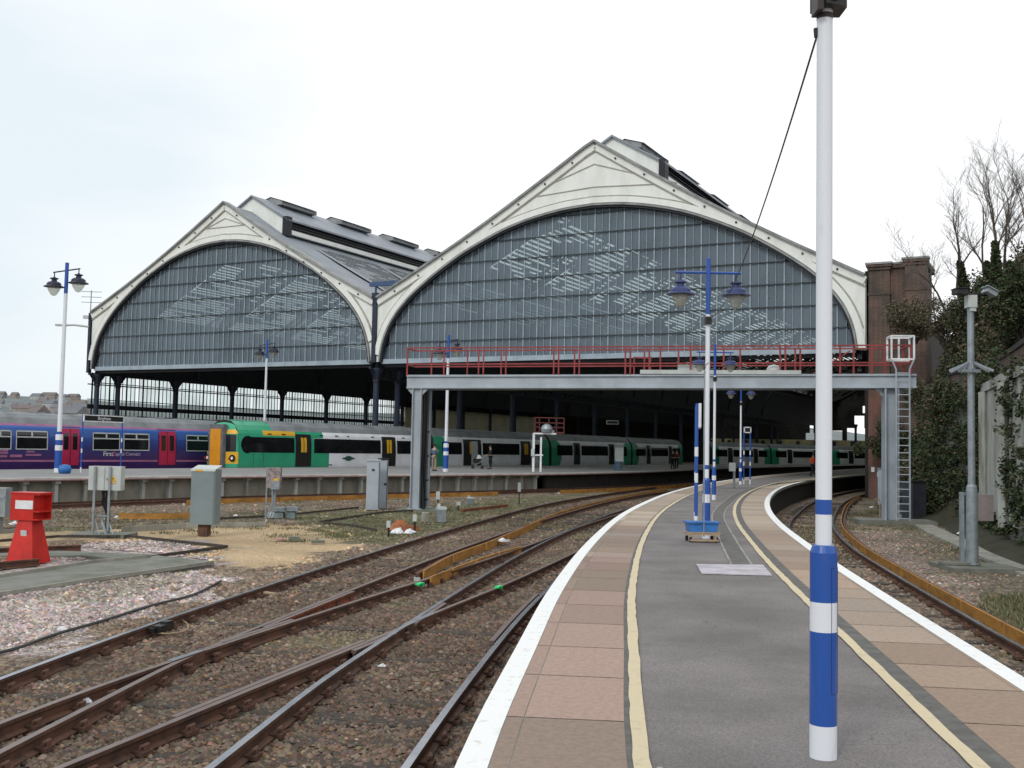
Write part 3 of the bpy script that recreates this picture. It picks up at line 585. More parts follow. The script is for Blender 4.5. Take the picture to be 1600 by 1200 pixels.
    mb = MB(); mb.box(W(s['c'], .25, 7.86), (2 * s['h'] - .4, .3, .22), math.atan2(NU.y, NU.x)); mb.build('tie_girder', M['dark_iron'], shed)
    # --- roof: slate verge bays, louvred glazing on the lower slopes, solid slate above
    op = MB(); us_m = MB(); gls = [MB(), MB()]
    def rz(u): return rake(s, u) - .1
    NS = 13
    def strip(mbx, ua, ub, v0, v1, dz=0):
        if mbx is op: us_m.add([W(ua, v0 + .02, rz(ua) + dz - .07), W(ub, v0 + .02, rz(ub) + dz - .07), W(ub, v1, rz(ub) + dz - .07), W(ua, v1, rz(ua) + dz - .07)], [(0, 1, 2, 3)])  # dark copy of each slate strip, hung below it to darken the inside
        mbx.add([W(ua, v0, rz(ua) + dz), W(ub, v0, rz(ub) + dz), W(ub, v1, rz(ub) + dz), W(ua, v1, rz(ua) + dz)], [(0, 1, 2, 3)])
    for side in (0, 1):
        e = s['l'] if side == 0 else s['r']; rg = s['c']
        P_ = lambda t: e + (rg - e) * t
        for i in range(8): strip(op, P_(i / 8), P_((i + 1) / 8), .1, 5.5)
        strip(op, P_(0), P_(.05), 5.5, LEN); 
        for i in range(3): strip(op, P_(.70 + i * .1), P_(.80 + i * .1), 5.5, LEN)
        v = 5.5
        while v < LEN:
            v1 = min(v + 10.1, LEN); strip(op, P_(.05), P_(.70), v, v + .9); 
            ns = 30
            for k in range(ns):
                t0 = .05 + .65 * k / ns; t1 = t0 + .65 / ns; tm = t0 + (t1 - t0) * .40
                strip(op, P_(t0), P_(tm), v + .9, v1, .03)
                nn_ = 7; dv = (v1 - v - .9) / nn_
                for q_ in range(nn_):
                    va = v + .9 + dv * q_; clear = vnoise(np.array([va * 1.0]), np.array([t0 * 30.0 + 50 * side + 90 * si]), .42, 44)[0] > .30 and random.random() < .90  # scattered panes turned opaque to imitate shadows mottling the glazing
                    strip(gls[side] if clear else op, P_(tm), P_(t1), va, va + dv, 0 if clear else .01)
            v = v1
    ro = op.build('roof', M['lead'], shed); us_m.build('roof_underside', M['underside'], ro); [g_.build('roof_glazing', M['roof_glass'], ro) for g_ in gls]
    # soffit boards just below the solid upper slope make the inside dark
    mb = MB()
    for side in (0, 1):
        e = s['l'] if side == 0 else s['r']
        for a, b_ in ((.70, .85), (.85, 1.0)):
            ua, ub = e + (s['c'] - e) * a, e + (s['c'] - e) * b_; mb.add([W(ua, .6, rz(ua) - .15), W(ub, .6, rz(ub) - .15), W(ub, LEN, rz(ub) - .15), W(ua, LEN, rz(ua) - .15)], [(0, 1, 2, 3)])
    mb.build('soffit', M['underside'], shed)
    # --- arched ribs with lattice webs inside
    for ri, v in enumerate([3.0] + [13 + 10.1 * k for k in range(11)]):
        mb = MB()
        for i in range(len(ap) - 1):
            if i % 1: continue
            (a, za), (b_, zb) = ap[i], ap[i + 1]; sc_ = .985; a, b_ = s['c'] + (a - s['c']) * sc_, s['c'] + (b_ - s['c']) * sc_
            mb.bar(W(a, v, za - .1), W(b_, v, zb - .1), .28, .28)
        nn = 26
        for i in range(nn):
            u = s['c'] - s['h'] * .9 + 1.8 * s['h'] * i / nn; u2 = u + 1.8 * s['h'] / nn; z1 = lo(u) - .1; z2 = rz(u) - .25
            if z2 - z1 > .5: mb.bar(W(u, v, z1), W(u, v, z2), .09); mb.bar(W(u, v, z1), W(u2, v, rz(u2) - .25), .07)
        for i in range(12): a = s['l'] + (s['r'] - s['l']) * i / 12; b_ = s['l'] + (s['r'] - s['l']) * (i + 1) / 12; mb.bar(W(a, v, rz(a) - .3), W(b_, v, rz(b_) - .3), .2)
        mb.build('roof_rib', M['dark_iron'], shed)
    for side in (0, 1):                                # purlins
        e = s['l'] if side == 0 else s['r']; mb = MB()
        for t in (.2, .35, .5, .65): u = e + (s['c'] - e) * t; mb.bar(W(u, 1, rz(u) - .25), W(u, 120, rz(u) - .25), .16, .22)
        mb.build('purlins', M['dark_iron'], shed)
    # --- raised clerestory along the ridge
    v0, v1 = 3.0, LEN; w_ = 3.75; zr = s['pk'] + 1.3; ze = s['pk'] - .95; c = s['c']; zs = rake(s, c + w_) - .1
    cl = MB(); cl.prism([(-w_, zs - .2), (w_, zs - .2), (w_, ze), (0, zr - .05), (-w_, ze)], lambda x, y, k: W(c + x, v0 + .25 * k, y)); clo = cl.build('clerestory', M['cream'], shed)
    mb = MB()
    for sg in (-1, 1):
        for k in range(2): pass
        pts = [(c, zr + .1), (c + sg * (w_ + .45), ze - .12)]; dn = .16
        mb.add([W(pts[0][0], v0 - .25, pts[0][1]), W(pts[1][0], v0 - .25, pts[1][1]), W(pts[1][0], v1, pts[1][1]), W(pts[0][0], v1, pts[0][1])] + [W(pts[0][0], v0 - .25, pts[0][1] - dn), W(pts[1][0], v0 - .25, pts[1][1] - dn), W(pts[1][0], v1, pts[1][1] - dn), W(pts[0][0], v1, pts[0][1] - dn)], [(0, 1, 2, 3), (7, 6, 5, 4), (0, 4, 5, 1), (1, 5, 6, 2)])
    mb.build('clerestory_roof', M['lead'], clo)
    mb = MB(); lb = MB(); sl = MB()
    for sg in (-1, 1):
        x = c + sg * w_
        mb.bar(W(x, v0 + .3, (zs + ze) / 2 + .15), W(x, v1, (zs + ze) / 2 + .15), .1, ze - zs - .15)
        for k in range(4): z = zs + .55 + k * (ze - zs - .6) / 4; lb.bar(W(x + sg * .12, v0 + .3, z), W(x + sg * .12, v1, z), .16, .05)
        sl.bar(W(x + sg * .25, v0 + .3, zs + .30), W(x + sg * .25, v1, zs + .30), .40, .38)
        lb.box(W(x + sg * .2, v0 + .1, (zs + ze) / 2), (.5, .7, ze - zs + .2), math.atan2(NU.y, NU.x))
    mb.build('louvre_backing', M['black'], clo); lb.build('louvres', M['dark_iron'], clo); sl.build('louvre_sill', M['cream'], clo)
    for k in range(9):                                # small raised ridge vents
        v = 5.4 + 8.9 * k; mb = MB(); hw, l2 = 1.3, 5.0
        mb.add([W(c - hw, v, zr - .3), W(c + hw, v, zr - .3), W(c + hw, v, zr + .05), W(c, v, zr + .42), W(c - hw, v, zr + .05)] + [W(c - hw, v + l2, zr - .3), W(c + hw, v + l2, zr - .3), W(c + hw, v + l2, zr + .05), W(c, v + l2, zr + .42), W(c - hw, v + l2, zr + .05)],
               [(0, 1, 2, 3, 4), (0, 5, 6, 1), (1, 6, 7, 2), (4, 9, 5, 0)], 0)
        mb.add([W(c, v - .1, zr + .48), W(c + hw + .25, v - .1, zr + .0), W(c + hw + .25, v + l2, zr + .0), W(c, v + l2, zr + .48), W(c - hw - .25, v - .1, zr + .0), W(c - hw - .25, v + l2, zr + .0)], [(0, 1, 2, 3), (0, 3, 5, 4)], 1)
        mb.build('ridge_vent', [M['coping'], M['lead']], clo)
# --- valley gutter box and downpipe between the spans
mb = MB(); mb.box(W(31.75, -.3, 13.35), (.5, .6, .5), math.atan2(NU.y, NU.x)); mb.box(W(31.75, -.4, 10.7), (.38, .3, 5.2), math.atan2(NU.y, NU.x)); mb.build('valley_gutter', M['navy'], shed)
mb = MB(); mb.box(W(31.75, 1.2, 14.6), (3.4, .3, .35), math.atan2(NU.y, NU.x)); mb.tube([W(30.6, 1.2, 13), W(30.6, 1.2, 14.5)], .09); mb.tube([W(32.9, 1.2, 13), W(32.9, 1.2, 14.5)], .09); mb.build('valley_walkway', pm('blue steel', (.05, .10, .2), None, 2, .5), shed)
# --- columns with capitals and curved brackets (local frame along the row)
ang = math.atan2(NV.y, NV.x)
def column_mb(h=6.9, r=.27):
    m_ = MB(); m_.lathe([(r * 1.7, 0), (r * 1.7, .5), (r * 1.25, .6), (r * 1.15, .7), (r, .9), (r * .85, h - 1.1), (r * 1.05, h - 1.0), (r * .9, h - .9), (r * 1.1, h - .5), (r * 1.6, h - .1), (r * 1.6, h)], n=12)
    for sg in (-1, 1):
        p = [(sg * (.2 + .75 * (1 - math.cos(t))), 0, h - 1.1 + 1.1 * math.sin(t)) for t in np.linspace(0, math.pi / 2, 8)]
        for a, b_ in zip(p[:-1], p[1:]): m_.bar(a, b_, .16, .16, up=(0, 1, 0))
        m_.bar((sg * .2, 0, h - .8), (sg * .8, 0, h - .1), .1)
    return m_
def put(o, first, proto, u, v, z=-1.05, rz=None):
    c = proto if first else proto.copy()
    if not first: COL.objects.link(c); c.parent = shed
    p = W(u, v, z) - Vector(shed.location); c.location = p; c.rotation_euler = (0, 0, ang if rz is None else rz); return c
pc = column_mb(8.7).build('column', M['navy'], shed, world=False); first = True
for v in [0.2, 1.75 + .9] + [1.75 + 8.2 * k for k in range(1, 14)]: put(None, first, pc, 0, v); first = False
for v in [0.0, 3.0] + [12.9 + 10.1 * k for k in range(12)]: put(None, False, pc, 31.75, v)
for u in (12, 22, 42, 52, 60): 
    for v in (150, 168): put(None, False, pc, u, v)
for u in (0, 31.75, 68.5):                            # longitudinal lattice girders
    mb = MB(); mb.bar(W(u, 0, 7.75), W(u, LEN, 7.75), .3, .3); mb.bar(W(u, 0, 6.9), W(u, LEN, 6.9), .25, .16 if u > 1 else .06)
    v = 0
    while v < 130 and u > 1: mb.bar(W(u, v, 6.95), W(u, v + 1, 7.65), .09); mb.bar(W(u, v, 7.65), W(u, v + 1, 6.95), .09); v += 1
    mb.bar(W(u, 0, 10.55), W(u, LEN, 10.55), .2, 5.6) if u < 68 else None
    mb.build('longitudinal_girder', M['dark_iron'], shed)
# --- left side wall: translucent glazed strips between bars, solid hoarding further in
VG = 52
mb = MB(); fr = MB()
for k in range(int(VG / 1.02) * 2):
    a, b_ = k * .51, (k + 1) * .51
    if random.random() < .93: mb.add([W(-.4, a + .04, 5.0), W(-.4, b_ - .04, 5.0), W(-.4, b_ - .04, 7.6), W(-.4, a + .04, 7.6)], [(0, 1, 2, 3)])
    if random.random() < .97: mb.add([W(-.4, a + .04, 3.95), W(-.4, b_ - .04, 3.95), W(-.4, b_ - .04, 4.35), W(-.4, a + .04, 4.35)], [(0, 1, 2, 3)])
    fr.box(W(-.4, a, 5.8), (.06, .055 if k % 4 else .15, 4.1), math.atan2(NU.y, NU.x))
for z, h_ in ((7.7, .2), (6.75, .10), (5.35, .07), (4.68, .42), (3.65, .6)): fr.bar(W(-.38, -.5, z), W(-.38, VG, z), .14, h_)
fr.bar(W(-.38, -.5, 1.2), W(-.38, LEN, 1.2), .3, 4.5)
sw = mb.build('side_glazing', M['side_glass'], shed); fr.build('glazing_frame', M['dark_iron'], sw)
mb = MB(); mb.bar(W(-.3, VG, 5.3), W(-.3, 92, 5.3), .3, 3.2); mb.build('hoarding', pm('pale olive hoarding', (.66, .62, .46), (.52, .50, .37), .6, .8), shed)
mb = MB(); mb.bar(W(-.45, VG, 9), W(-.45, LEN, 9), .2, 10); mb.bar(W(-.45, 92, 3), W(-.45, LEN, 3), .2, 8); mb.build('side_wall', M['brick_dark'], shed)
# --- right side wall and the concourse end wall with its openings
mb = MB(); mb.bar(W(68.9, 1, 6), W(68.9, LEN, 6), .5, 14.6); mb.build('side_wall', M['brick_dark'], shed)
mb = MB(); 
def endbox(u0, u1, z0, z1): mb.bar(W(u0, LEN, (z0 + z1) / 2), W(u1, LEN, (z0 + z1) / 2), .5, z1 - z0)
ops = [(26.0, 28.0, 4.4, 6.4), (26.9, 27.8, 6.4, 9.6), (29.0, 34.2, 4.4, 7.0), (29.3, 31.6, 7.0, 12.0), (35.2, 39.6, 4.4, 7.6), (36.8, 39.0, 7.6, 10.4), (38.6, 41.0, 11, 12.6), (41.2, 44.0, 4.4, 6.2), (42.2, 43.2, 6.2, 9.4)]
us_ = sorted(set([0, 69] + [x for o in ops for x in o[:2]]))
for a, b_ in zip(us_[:-1], us_[1:]):
    oo = sorted([(o[2], o[3]) for o in ops if o[0] <= a and o[1] >= b_]); z = -1.3
    for z0, z1 in oo:
        if z0 > z: endbox(a, b_, z, z0)
        z = max(z, z1)
    endbox(a, b_, z, 23)
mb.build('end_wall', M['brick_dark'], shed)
mb = MB(); mb.bar(W(4, LEN - 3, 3.6), W(64, LEN - 3, 3.6), .3, 2.4); mb.bar(W(4, LEN - 3, 1), W(64, LEN - 3, 1), .3, .8); mb.build('concourse_front', pm('ochre concourse front', (.42, .36, .20), (.22, .2, .13), .35, .8), shed)
for k in range(15): mb = MB(); mb.box(W(5 + 4 * k, LEN - 3.3, 2), (.7, .5, 5), math.atan2(NU.y, NU.x)); mb.build('concourse_pillar', M['dark_iron'], shed)
# left edge clutter: aerial and arm on the corner post
mb = MB(); mb.box(W(-.6, -.3, 10.6), (.3, .35, 5.6), math.atan2(NU.y, NU.x)); mb.build('corner_post', M['navy'], shed)
ae = MB(); p = W(-.6, -.4, 13.4); ae.tube([p, p + Vector((0, 0, 2.1))], .05); 
for z in (1.0, 1.5, 2.0): ae.tube([p + Vector((-.9, 0, z)), p + Vector((.9, .2, z))], .03)
tag(ae.build('aerial', M['galv']), 'spindly roof aerial on the outer left corner of the train shed', 'aerial')
ae = MB(); p = W(-.7, -.4, 12.1); ae.tube([p, p + Vector((-1.4, 0, .15)), p + Vector((-3.0, 0, .1))], .1); ae.box(p + Vector((-2.6, 0, .1)), (1.0, .4, .18)); ae.box(p + Vector((-.3, 0, .9)), (.5, .3, .3))
tag(ae.build('floodlight', M['palegrey']), 'floodlight arm sticking out left from the corner of the train shed', 'floodlight')
# ================================================================== BRICK PIER at the right corner
pier = thing('brick_pier', 'tall brown brick pier with corbelled cap at the right end of the glass gable', 'brick pier', tuple(W(71, 0, -1.1)))
RU = math.atan2(NU.y, NU.x)
mb = MB(); mb.box(W(70.7, 1.85, 6.1), (3.3, 3.5, 14.4), RU); wl = mb.build('wall', M['brick'], pier)
mb = MB(); mb.box(W(69.7, -.05, 6.1), (1.25, .35, 14.35), RU); mb.box(W(71.85, -.05, 6.25), (1.25, .35, 14.6), RU); mb.build('pilasters', M['brick'], pier)
mb = MB()
for u, dz in ((69.7, 0), (71.85, .2)):
    mb.box(W(u, -.08, 13.2 + dz), (1.38, .5, .16), RU); mb.box(W(u, -.12, 13.38 + dz), (1.52, .6, .16), RU); mb.box(W(u, -.05, 11.6 + dz), (1.35, .44, .10), RU)
mb.box(W(70.75, 1.85, 13.35), (3.55, 3.8, .24), RU); mb.build('cap', M['brick'], pier)
mb = MB(); mb.box(W(70.75, 1.85, 13.53), (3.6, 3.85, .10), RU); mb.box(W(69.7, -.14, 13.52), (1.6, .66, .12), RU); mb.box(W(71.85, -.14, 13.72), (1.6, .66, .12), RU); mb.build('coping', M['coping'], pier)
mb = MB(); mb.box(W(70.78, -.02, 10.9), (.75, .14, .12), RU); mb.build('brick_band', M['brick_red'], pier)
mb = MB(); mb.box(W(69.72, -.26, 2.6), (1.29, .12, 7.4), RU); mb.build('base_facing', M['brick_red'], pier)
for u_, z_, lb_ in ((69.35, .72, 'upper left small white plate fixed low on the brick pier'), (69.7, .45, 'lower right small white plate fixed low on the brick pier')): mb = MB(); mb.box(W(u_, -.36, z_), (.2, .05, .3), RU); tag(mb.build('notice_plate', M['white']), lb_, 'notice')
# ================================================================== TRAINS
def sx(px, O, D):                     # distance along side line O + D*s seen at photo column px (at eye height)
    d = ray(px, 690); k = d.x / d.y; return (k * O.y - O.x) / (D.x - k * D.y)
M['tg'] = pm('green train paint', (.035, .36, .20), (.03, .31, .17), .8, .25, spec=.6)
M['tw'] = pm('white train paint', (.84, .86, .90), (.72, .74, .77), .8, .3, spec=.6)
M['troof'] = pm('grey train roof', (.22, .24, .255), (.14, .155, .165), .8, .6)
M['ty'] = pm('yellow paint', (.72, .42, .03), (.66, .36, .03), 1, .4)
M['torange'] = pm('amber gangway door', (.70, .30, .02), (.62, .25, .02), 1, .4)
M['tdark'] = pm('underframe', (.012, .012, .014), (.025, .022, .02), 2, .8)
M['tdgreen'] = pm('dark green stripe', (.02, .09, .06), None, 1, .4)
M['tblue'] = pm('deep blue train paint', (.035, .105, .42), (.03, .085, .34), .8, .25, spec=.6)
M['tviolet'] = pm('violet train paint', (.05, .022, .12), (.04, .018, .09), .8, .25, spec=.6)
M['tmag'] = pm('magenta doors', (.46, .022, .085), (.38, .018, .07), 1, .35)
M['tpink'] = pm('pale pink stripe', (.40, .16, .30), None, 1, .4)
M['lampw'] = pm('headlamp glass', (.85, .85, .8), None, 2, .1)
M['lampr'] = pm('tail lamp', (.5, .02, .01), None, 2, .2)
# body profile (y to the left of the side line = into the train, z above platform)
PROF = [(.10, -.75), (.03, -.15), (0, .25), (0, 1.1), (.02, 1.7), (.10, 2.2), (.20, 2.42)]
RPROF = [(.20, 2.42), (.42, 2.75), (.8, 2.98), (1.4, 3.06), (2.0, 2.98), (2.38, 2.75), (2.60, 2.42)]
BPROF = [(2.60, 2.42), (2.72, 2.0), (2.8, 1.1), (2.8, .25), (2.7, -.75)]
def lerp_prof(z):
    for (y0, z0), (y1, z1) in zip(PROF[:-1], PROF[1:]):
        if z0 <= z <= z1: return y0 + (y1 - y0) * (z - z0) / (z1 - z0)
    return .2
def carriage(parent, L, fn, mats, roofmat, O, D, s0, roof_fn=None):
    """one coach; local x along the train, y into it; fn(x, z) -> material index of the side paint"""
    org = O + D * s0; a = math.atan2(D.y, D.x); mb = MB(); zs = [-.75, -.15] + [round(.0 + .1 * i, 2) for i in range(1, 25)] + [2.42]; nx = int(L / .12); k = 0
    for i in range(nx + 1):
        x = L * i / nx
        for z in zs: mb.v.append((x, lerp_prof(z), z))
    nz_ = len(zs)
    for i in range(nx):
        for j in range(nz_ - 1):
            a0 = i * nz_ + j; mb.f.append((a0, a0 + nz_, a0 + nz_ + 1, a0 + 1)); mb.m.append(fn(L * (i + .5) / nx, (zs[j] + zs[j + 1]) / 2)); mb.c.append((1, 1, 1))
    b = len(mb.v); P = [(0, 0)]
    full = PROF + RPROF[1:] + BPROF[1:]
    for x in (0, L):
        b = len(mb.v); mb.v += [(x, y, z) for y, z in full]; mb.f.append(tuple(b + j for j in range(len(full)))); mb.m.append(len(mats) - 1); mb.c.append((1, 1, 1))
    b = len(mb.v)
    for x in (0, L): mb.v += [(x, y, z) for y, z in BPROF]
    q = len(BPROF)
    for j in range(q - 1): mb.f.append((b + j, b + j + 1, b + j + 1 + q, b + j + q)); mb.m.append(0); mb.c.append((1, 1, 1))
    o = mb.build('carriage', mats, parent, world=False); o.location = org - Vector(parent.location); o.rotation_euler = (0, 0, a)
    # y local must point left of D: rotate gives y = left already
    rb = MB(); nr = int(L / .5); q = len(RPROF)
    for i in range(nr + 1): rb.v += [(L * i / nr, y, z) for y, z in RPROF]
    for i in range(nr):
        for j in range(q - 1): rb.f.append((i * q + j, (i + 1) * q + j, (i + 1) * q + j + 1, i * q + j + 1)); rb.m.append(roof_fn(L * (i + .5) / nr) if roof_fn else 0); rb.c.append((1, 1, 1))
    for i in range(int(L / 2.1)): rb.box((1 + i * 2.1, 1.4, 3.08), (.06, 1.7, .04), mi=0)
    r = rb.build('roof', roofmat, o, world=False, smooth=False)
    ub = MB(); ub.box((L / 2, 1.4, -.45), (L - .3, 2.3, .7))
    for x in (3, 5.4, L - 5.4, L - 3): ub.tube([(x, .35, -.55), (x, .5, -.55)], .42, 14)
    ub.build('underframe', M['tdark'], o, world=False); return o
def side_quad(mb, x0, x1, z0, z1, proud=.012, mi=0, r=0):
    zs = [z0 + (z1 - z0) * i / 5 for i in range(6)]; k = len(mb.v)
    for z in zs: mb.v += [(x0, lerp_prof(z) - proud, z), (x1, lerp_prof(z) - proud, z)]
    for i in range(5): mb.f.append((k + 2 * i, k + 2 * i + 1, k + 2 * i + 3, k + 2 * i + 2)); mb.m.append(mi); mb.c.append((1, 1, 1))
    # edges
    mb.add([(x0, lerp_prof(z0) - proud, z0), (x1, lerp_prof(z0) - proud, z0), (x1, lerp_prof(z0) + .02, z0), (x0, lerp_prof(z0) + .02, z0)], [(0, 1, 2, 3)], mi); return mb
train = thing('passenger_train', 'green and white electric train with amber gangway front standing at the far platform', 'train', tuple(CF))
TG = [N1 - CF]
nodes = [(CF, TD, 0, N1)]
def chain(P, d_deg, L): return P + Vector((math.sin(math.radians(d_deg)), math.cos(math.radians(d_deg)), 0)) * L
N2 = Vector((3.85, 102.4, 0)); N3 = Vector((13.75, 119.9, 0)); N4 = Vector((22.5, 137.8, 0)); PTS = [CF, N1, N2, N3, N4]
cars = []
for k in range(4):
    O = PTS[k]; D = (PTS[k + 1] - O); L = D.length - .5; D.normalize(); f = lambda px: sx(px, O, D)
    if k == 0: doors = [(f(462), f(486.5)), (f(597), f(618.5))]; wins = [(f(386), f(460)), (f(491), f(595)), (f(620.5), f(664))]
    else:
        doors = [(L * .25, L * .25 + 1.5), (L * .69, L * .69 + 1.5)]
        if k == 1: doors = [(f(722), f(750)), (f(812), f(828))]
        wins = [(1.2, doors[0][0] - .25), (doors[0][1] + .25, doors[1][0] - .25), (doors[1][1] + .25, L - 1.2)]
    def fn(x, z, k=k, doors=doors, L=L):
        if z < -.1: return 4
        if k == 0:
            lim = doors[0][1] + .3 + (1.5 if z < 1.1 else 1.5 * max(0, 1 - ((z - .9) / 1.0)) if z < 2 else .9)
            if z > 2.12 and f(411) < x < doors[0][0]: return 2
            if x < lim: return 0
        else:
            e = 1.3 + .9 * math.sqrt(max(0, 1 - ((z - 1.1) / 1.3) ** 2))
            if x < e: return 0
        e = 1.3 + .9 * math.sqrt(max(0, 1 - ((z - 1.1) / 1.3) ** 2))
        if x > L - e: return 0
        return 1
    c = carriage(train, L, fn, [M['tg'], M['tw'], M['ty'], M['tdgreen'], M['tdark']], [M['troof'], M['tg'], M['tw']], O, D, .02 if k == 0 else .25, (lambda x: 1 if x < 3.2 else 0) if k == 0 else (lambda x: 0))
    for a, b_ in wins:
        if b_ - a < .5: continue
        mb = MB(); side_quad(mb, a, b_, .98, 1.98, .014)
        if k == 0 and a < 2.5: mb.tube([(a + .05, lerp_prof(1.5) - .014, 1.48), (a + .05, lerp_prof(1.5) + .03, 1.48)], .57, 18)
        mb.build('window', M['window'], c, world=False)
    for di, (a, b_) in enumerate(doors):
        mb = MB(); side_quad(mb, a, b_, .05, 2.25, .02); side_quad(mb, (a + b_) / 2 - .02, (a + b_) / 2 + .02, .05, 2.25, .03)
        d_ = mb.build('door', M['black'], c, world=False)
        mb = MB(); w_ = b_ - a
        for q in (.33, .53): side_quad(mb, a + w_ * q, a + w_ * (q + .16), 1.02, 2.02, .035)
        mb.build('door_window', M['ty'] if k < 2 else M['window'], d_, world=False)
        if k == 1 and di == 0:                      # this door stands open: pale grey panel stands for the lit vestibule
            mb = MB(); side_quad(mb, a + w_ * .42, b_ - w_ * .22, .1, 2.1, .05); mb.build('vestibule', M['palegrey'], d_, world=False)
    if k == 0:
        mb = MB(); x = f(545); mb.box((x, -.012, .62), (1.3, .03, .1)); mb.box((x, -.014, .62), (.45, .03, .34)); mb.box((x, -.016, .62), (.8, .03, .2)); mb.build('emblem', M['tdgreen'], c, world=False)
        mb = MB()
        for px in (422, 444, 503, 527, 545, 583, 631): mb.box((f(px), lerp_prof(2.2) - .01, 2.2), (.35 if px != 545 else .2, .03, .07))
        mb.box((f(517), -.01, .16), (.35, .03, .06)); mb.build('grilles', M['black'], c, world=False)
        mb = MB()
        for px in (396, 412): side_quad(mb, f(px), f(px) + .035, -.05, 2.3, .006)
        mb.build('panel_joints', M['tdgreen'], c, world=False)
    if k < 3:                                       # corridor connection between coaches
        mb = MB(); mb.box((L + .3, 1.4, 1.1), (.6, 1.9, 2.9)); mb.build('gangway', M['black'], c, world=False)
    cars.append(c)
# cab front
c = cars[0]; mb = MB()
def frontprof(k): return None
fx = lambda y: -.02 - .42 * math.sin(math.pi * max(0, min(1, y / 2.8))) ** .6          # bulge of the nose
mb = MB(); ys = [0, .06, .15, .3, .5, .8, 1.1, 1.4, 1.7, 2.0, 2.3, 2.5, 2.65, 2.74, 2.8]; zz = [-.55, -.2, 0, .25, .5, .75, 1.0, 1.3, 1.6, 1.9, 2.15, 2.42, 2.65, 2.8, 2.92, 3.0]
def top(y): return float(np.interp(min(y, 2.8 - y), [0, .2, .42, .8, 1.4], [2.3, 2.42, 2.75, 2.98, 3.06]))
k0 = len(mb.v)
for y in ys:
    for z in zz:
        zc = min(z, top(y)); back_ = max(0, zc - 2.0) ** 2 * .55; yy = max(y, lerp_prof(min(zc, 2.42))) if y < 1.4 else min(y, 2.8 - lerp_prof(min(zc, 2.42)))
        mb.v.append((fx(y) + back_, yy, zc))
nzz = len(zz)
for i in range(len(ys) - 1):
    for j in range(nzz - 1):
        ym = (ys[i] + ys[i + 1]) / 2; zm = (zz[j] + zz[j + 1]) / 2; mi = 0
        if zm < .05: mi = 3
        elif (ym < .80 or ym > 2.0) and .3 < zm < 1.0: mi = 1
        elif (ym < .85 or ym > 1.95) and 2.1 < zm < 2.45: mi = 1
        mb.f.append((k0 + i * nzz + j, k0 + i * nzz + j + 1, k0 + (i + 1) * nzz + j + 1, k0 + (i + 1) * nzz + j)); mb.m.append(mi); mb.c.append((1, 1, 1))
cab = mb.build('cab_front', [M['tg'], M['ty'], M['ty'], M['tdark']], c, world=False)
for y0, y1 in ((.1, .78), (2.02, 2.7)):
    mb = MB(); pts = [(fx(y) - .02, y, z) for z in (1.02, 2.1) for y in (y0, (y0 + y1) / 2, y1)]; mb.add(pts, [(0, 1, 4, 3), (1, 2, 5, 4)]); mb.build('windscreen', M['window'], cab, world=False)
    mb = MB(); yl = .30 if y0 < 1 else 2.5; 
    mb.tube([(fx(yl) - .07, yl, .6), (fx(yl) + .02, yl, .6)], .22, 14); mb.build('lamp_cluster', M['black'], cab, world=False)
    mb = MB(); ya = yl - .02 if y0 < 1 else yl; mb.tube([(fx(yl) - .1, ya - .02, .6), (fx(yl), ya - .02, .6)], .10, 12); mb.build('headlight', M['lampw'], cab, world=False)
    mb = MB(); mb.tube([(fx(yl) - .10, ya + .22, .58), (fx(yl), ya + .22, .58)], .07, 10); mb.build('tail_light', M['lampr'], cab, world=False)
mb = MB(); mb.box((-.40, 1.4, 1.25), (.4, 1.16, 2.9)); mb.build('gangway_bellows', pm('grey rubber bellows', (.16, .17, .19), (.1, .1, .11), 3, .6), cab, world=False)
mb = MB(); mb.box((-.52, 1.4, 1.25), (.28, 1.28, 3.0)); mb.build('gangway_frame', MATS['grey rubber bellows'], cab, world=False)
mb = MB(); mb.box((-.67, 1.4, 1.2), (.06, .94, 2.5)); mb.build('gangway_door', M['torange'], cab, world=False)
mb = MB(); mb.box((-.6, 1.4, -.62), (.6, .5, .3)); mb.build('coupler', M['tdark'], cab, world=False)
# second set further inside
t2 = thing('passenger_train', 'dim green and white train deep inside the shed beyond the first one', 'train', (27, 147, 0))
P = [Vector((28.5, 150, 0))]
for dg in (38, 44, 50): P.append(chain(P[-1], dg, 20))
for k in range(3):
    O = P[k]; D = P[k + 1] - O; L = D.length - .5; D.normalize(); doors = [(L * .25, L * .25 + 1.5), (L * .69, L * .69 + 1.5)]
    def fn(x, z, L=L):
        if z < -.1: return 2
        return 0 if (x < 2.2 or x > L - 2.2) else 1
    c = carriage(t2, L, fn, [M['tg'], M['tw'], M['tdark']], [M['troof']], O, D, .25)
    for a, b_ in [(1.2, doors[0][0] - .25), (doors[0][1] + .25, doors[1][0] - .25), (doors[1][1] + .25, L - 1.2)]: mb = MB(); side_quad(mb, a, b_, .98, 1.98, .014); mb.build('window', M['window'], c, world=False)
    for a, b_ in doors: mb = MB(); side_quad(mb, a, b_, .05, 2.25, .02); mb.build('door', M['black'], c, world=False)
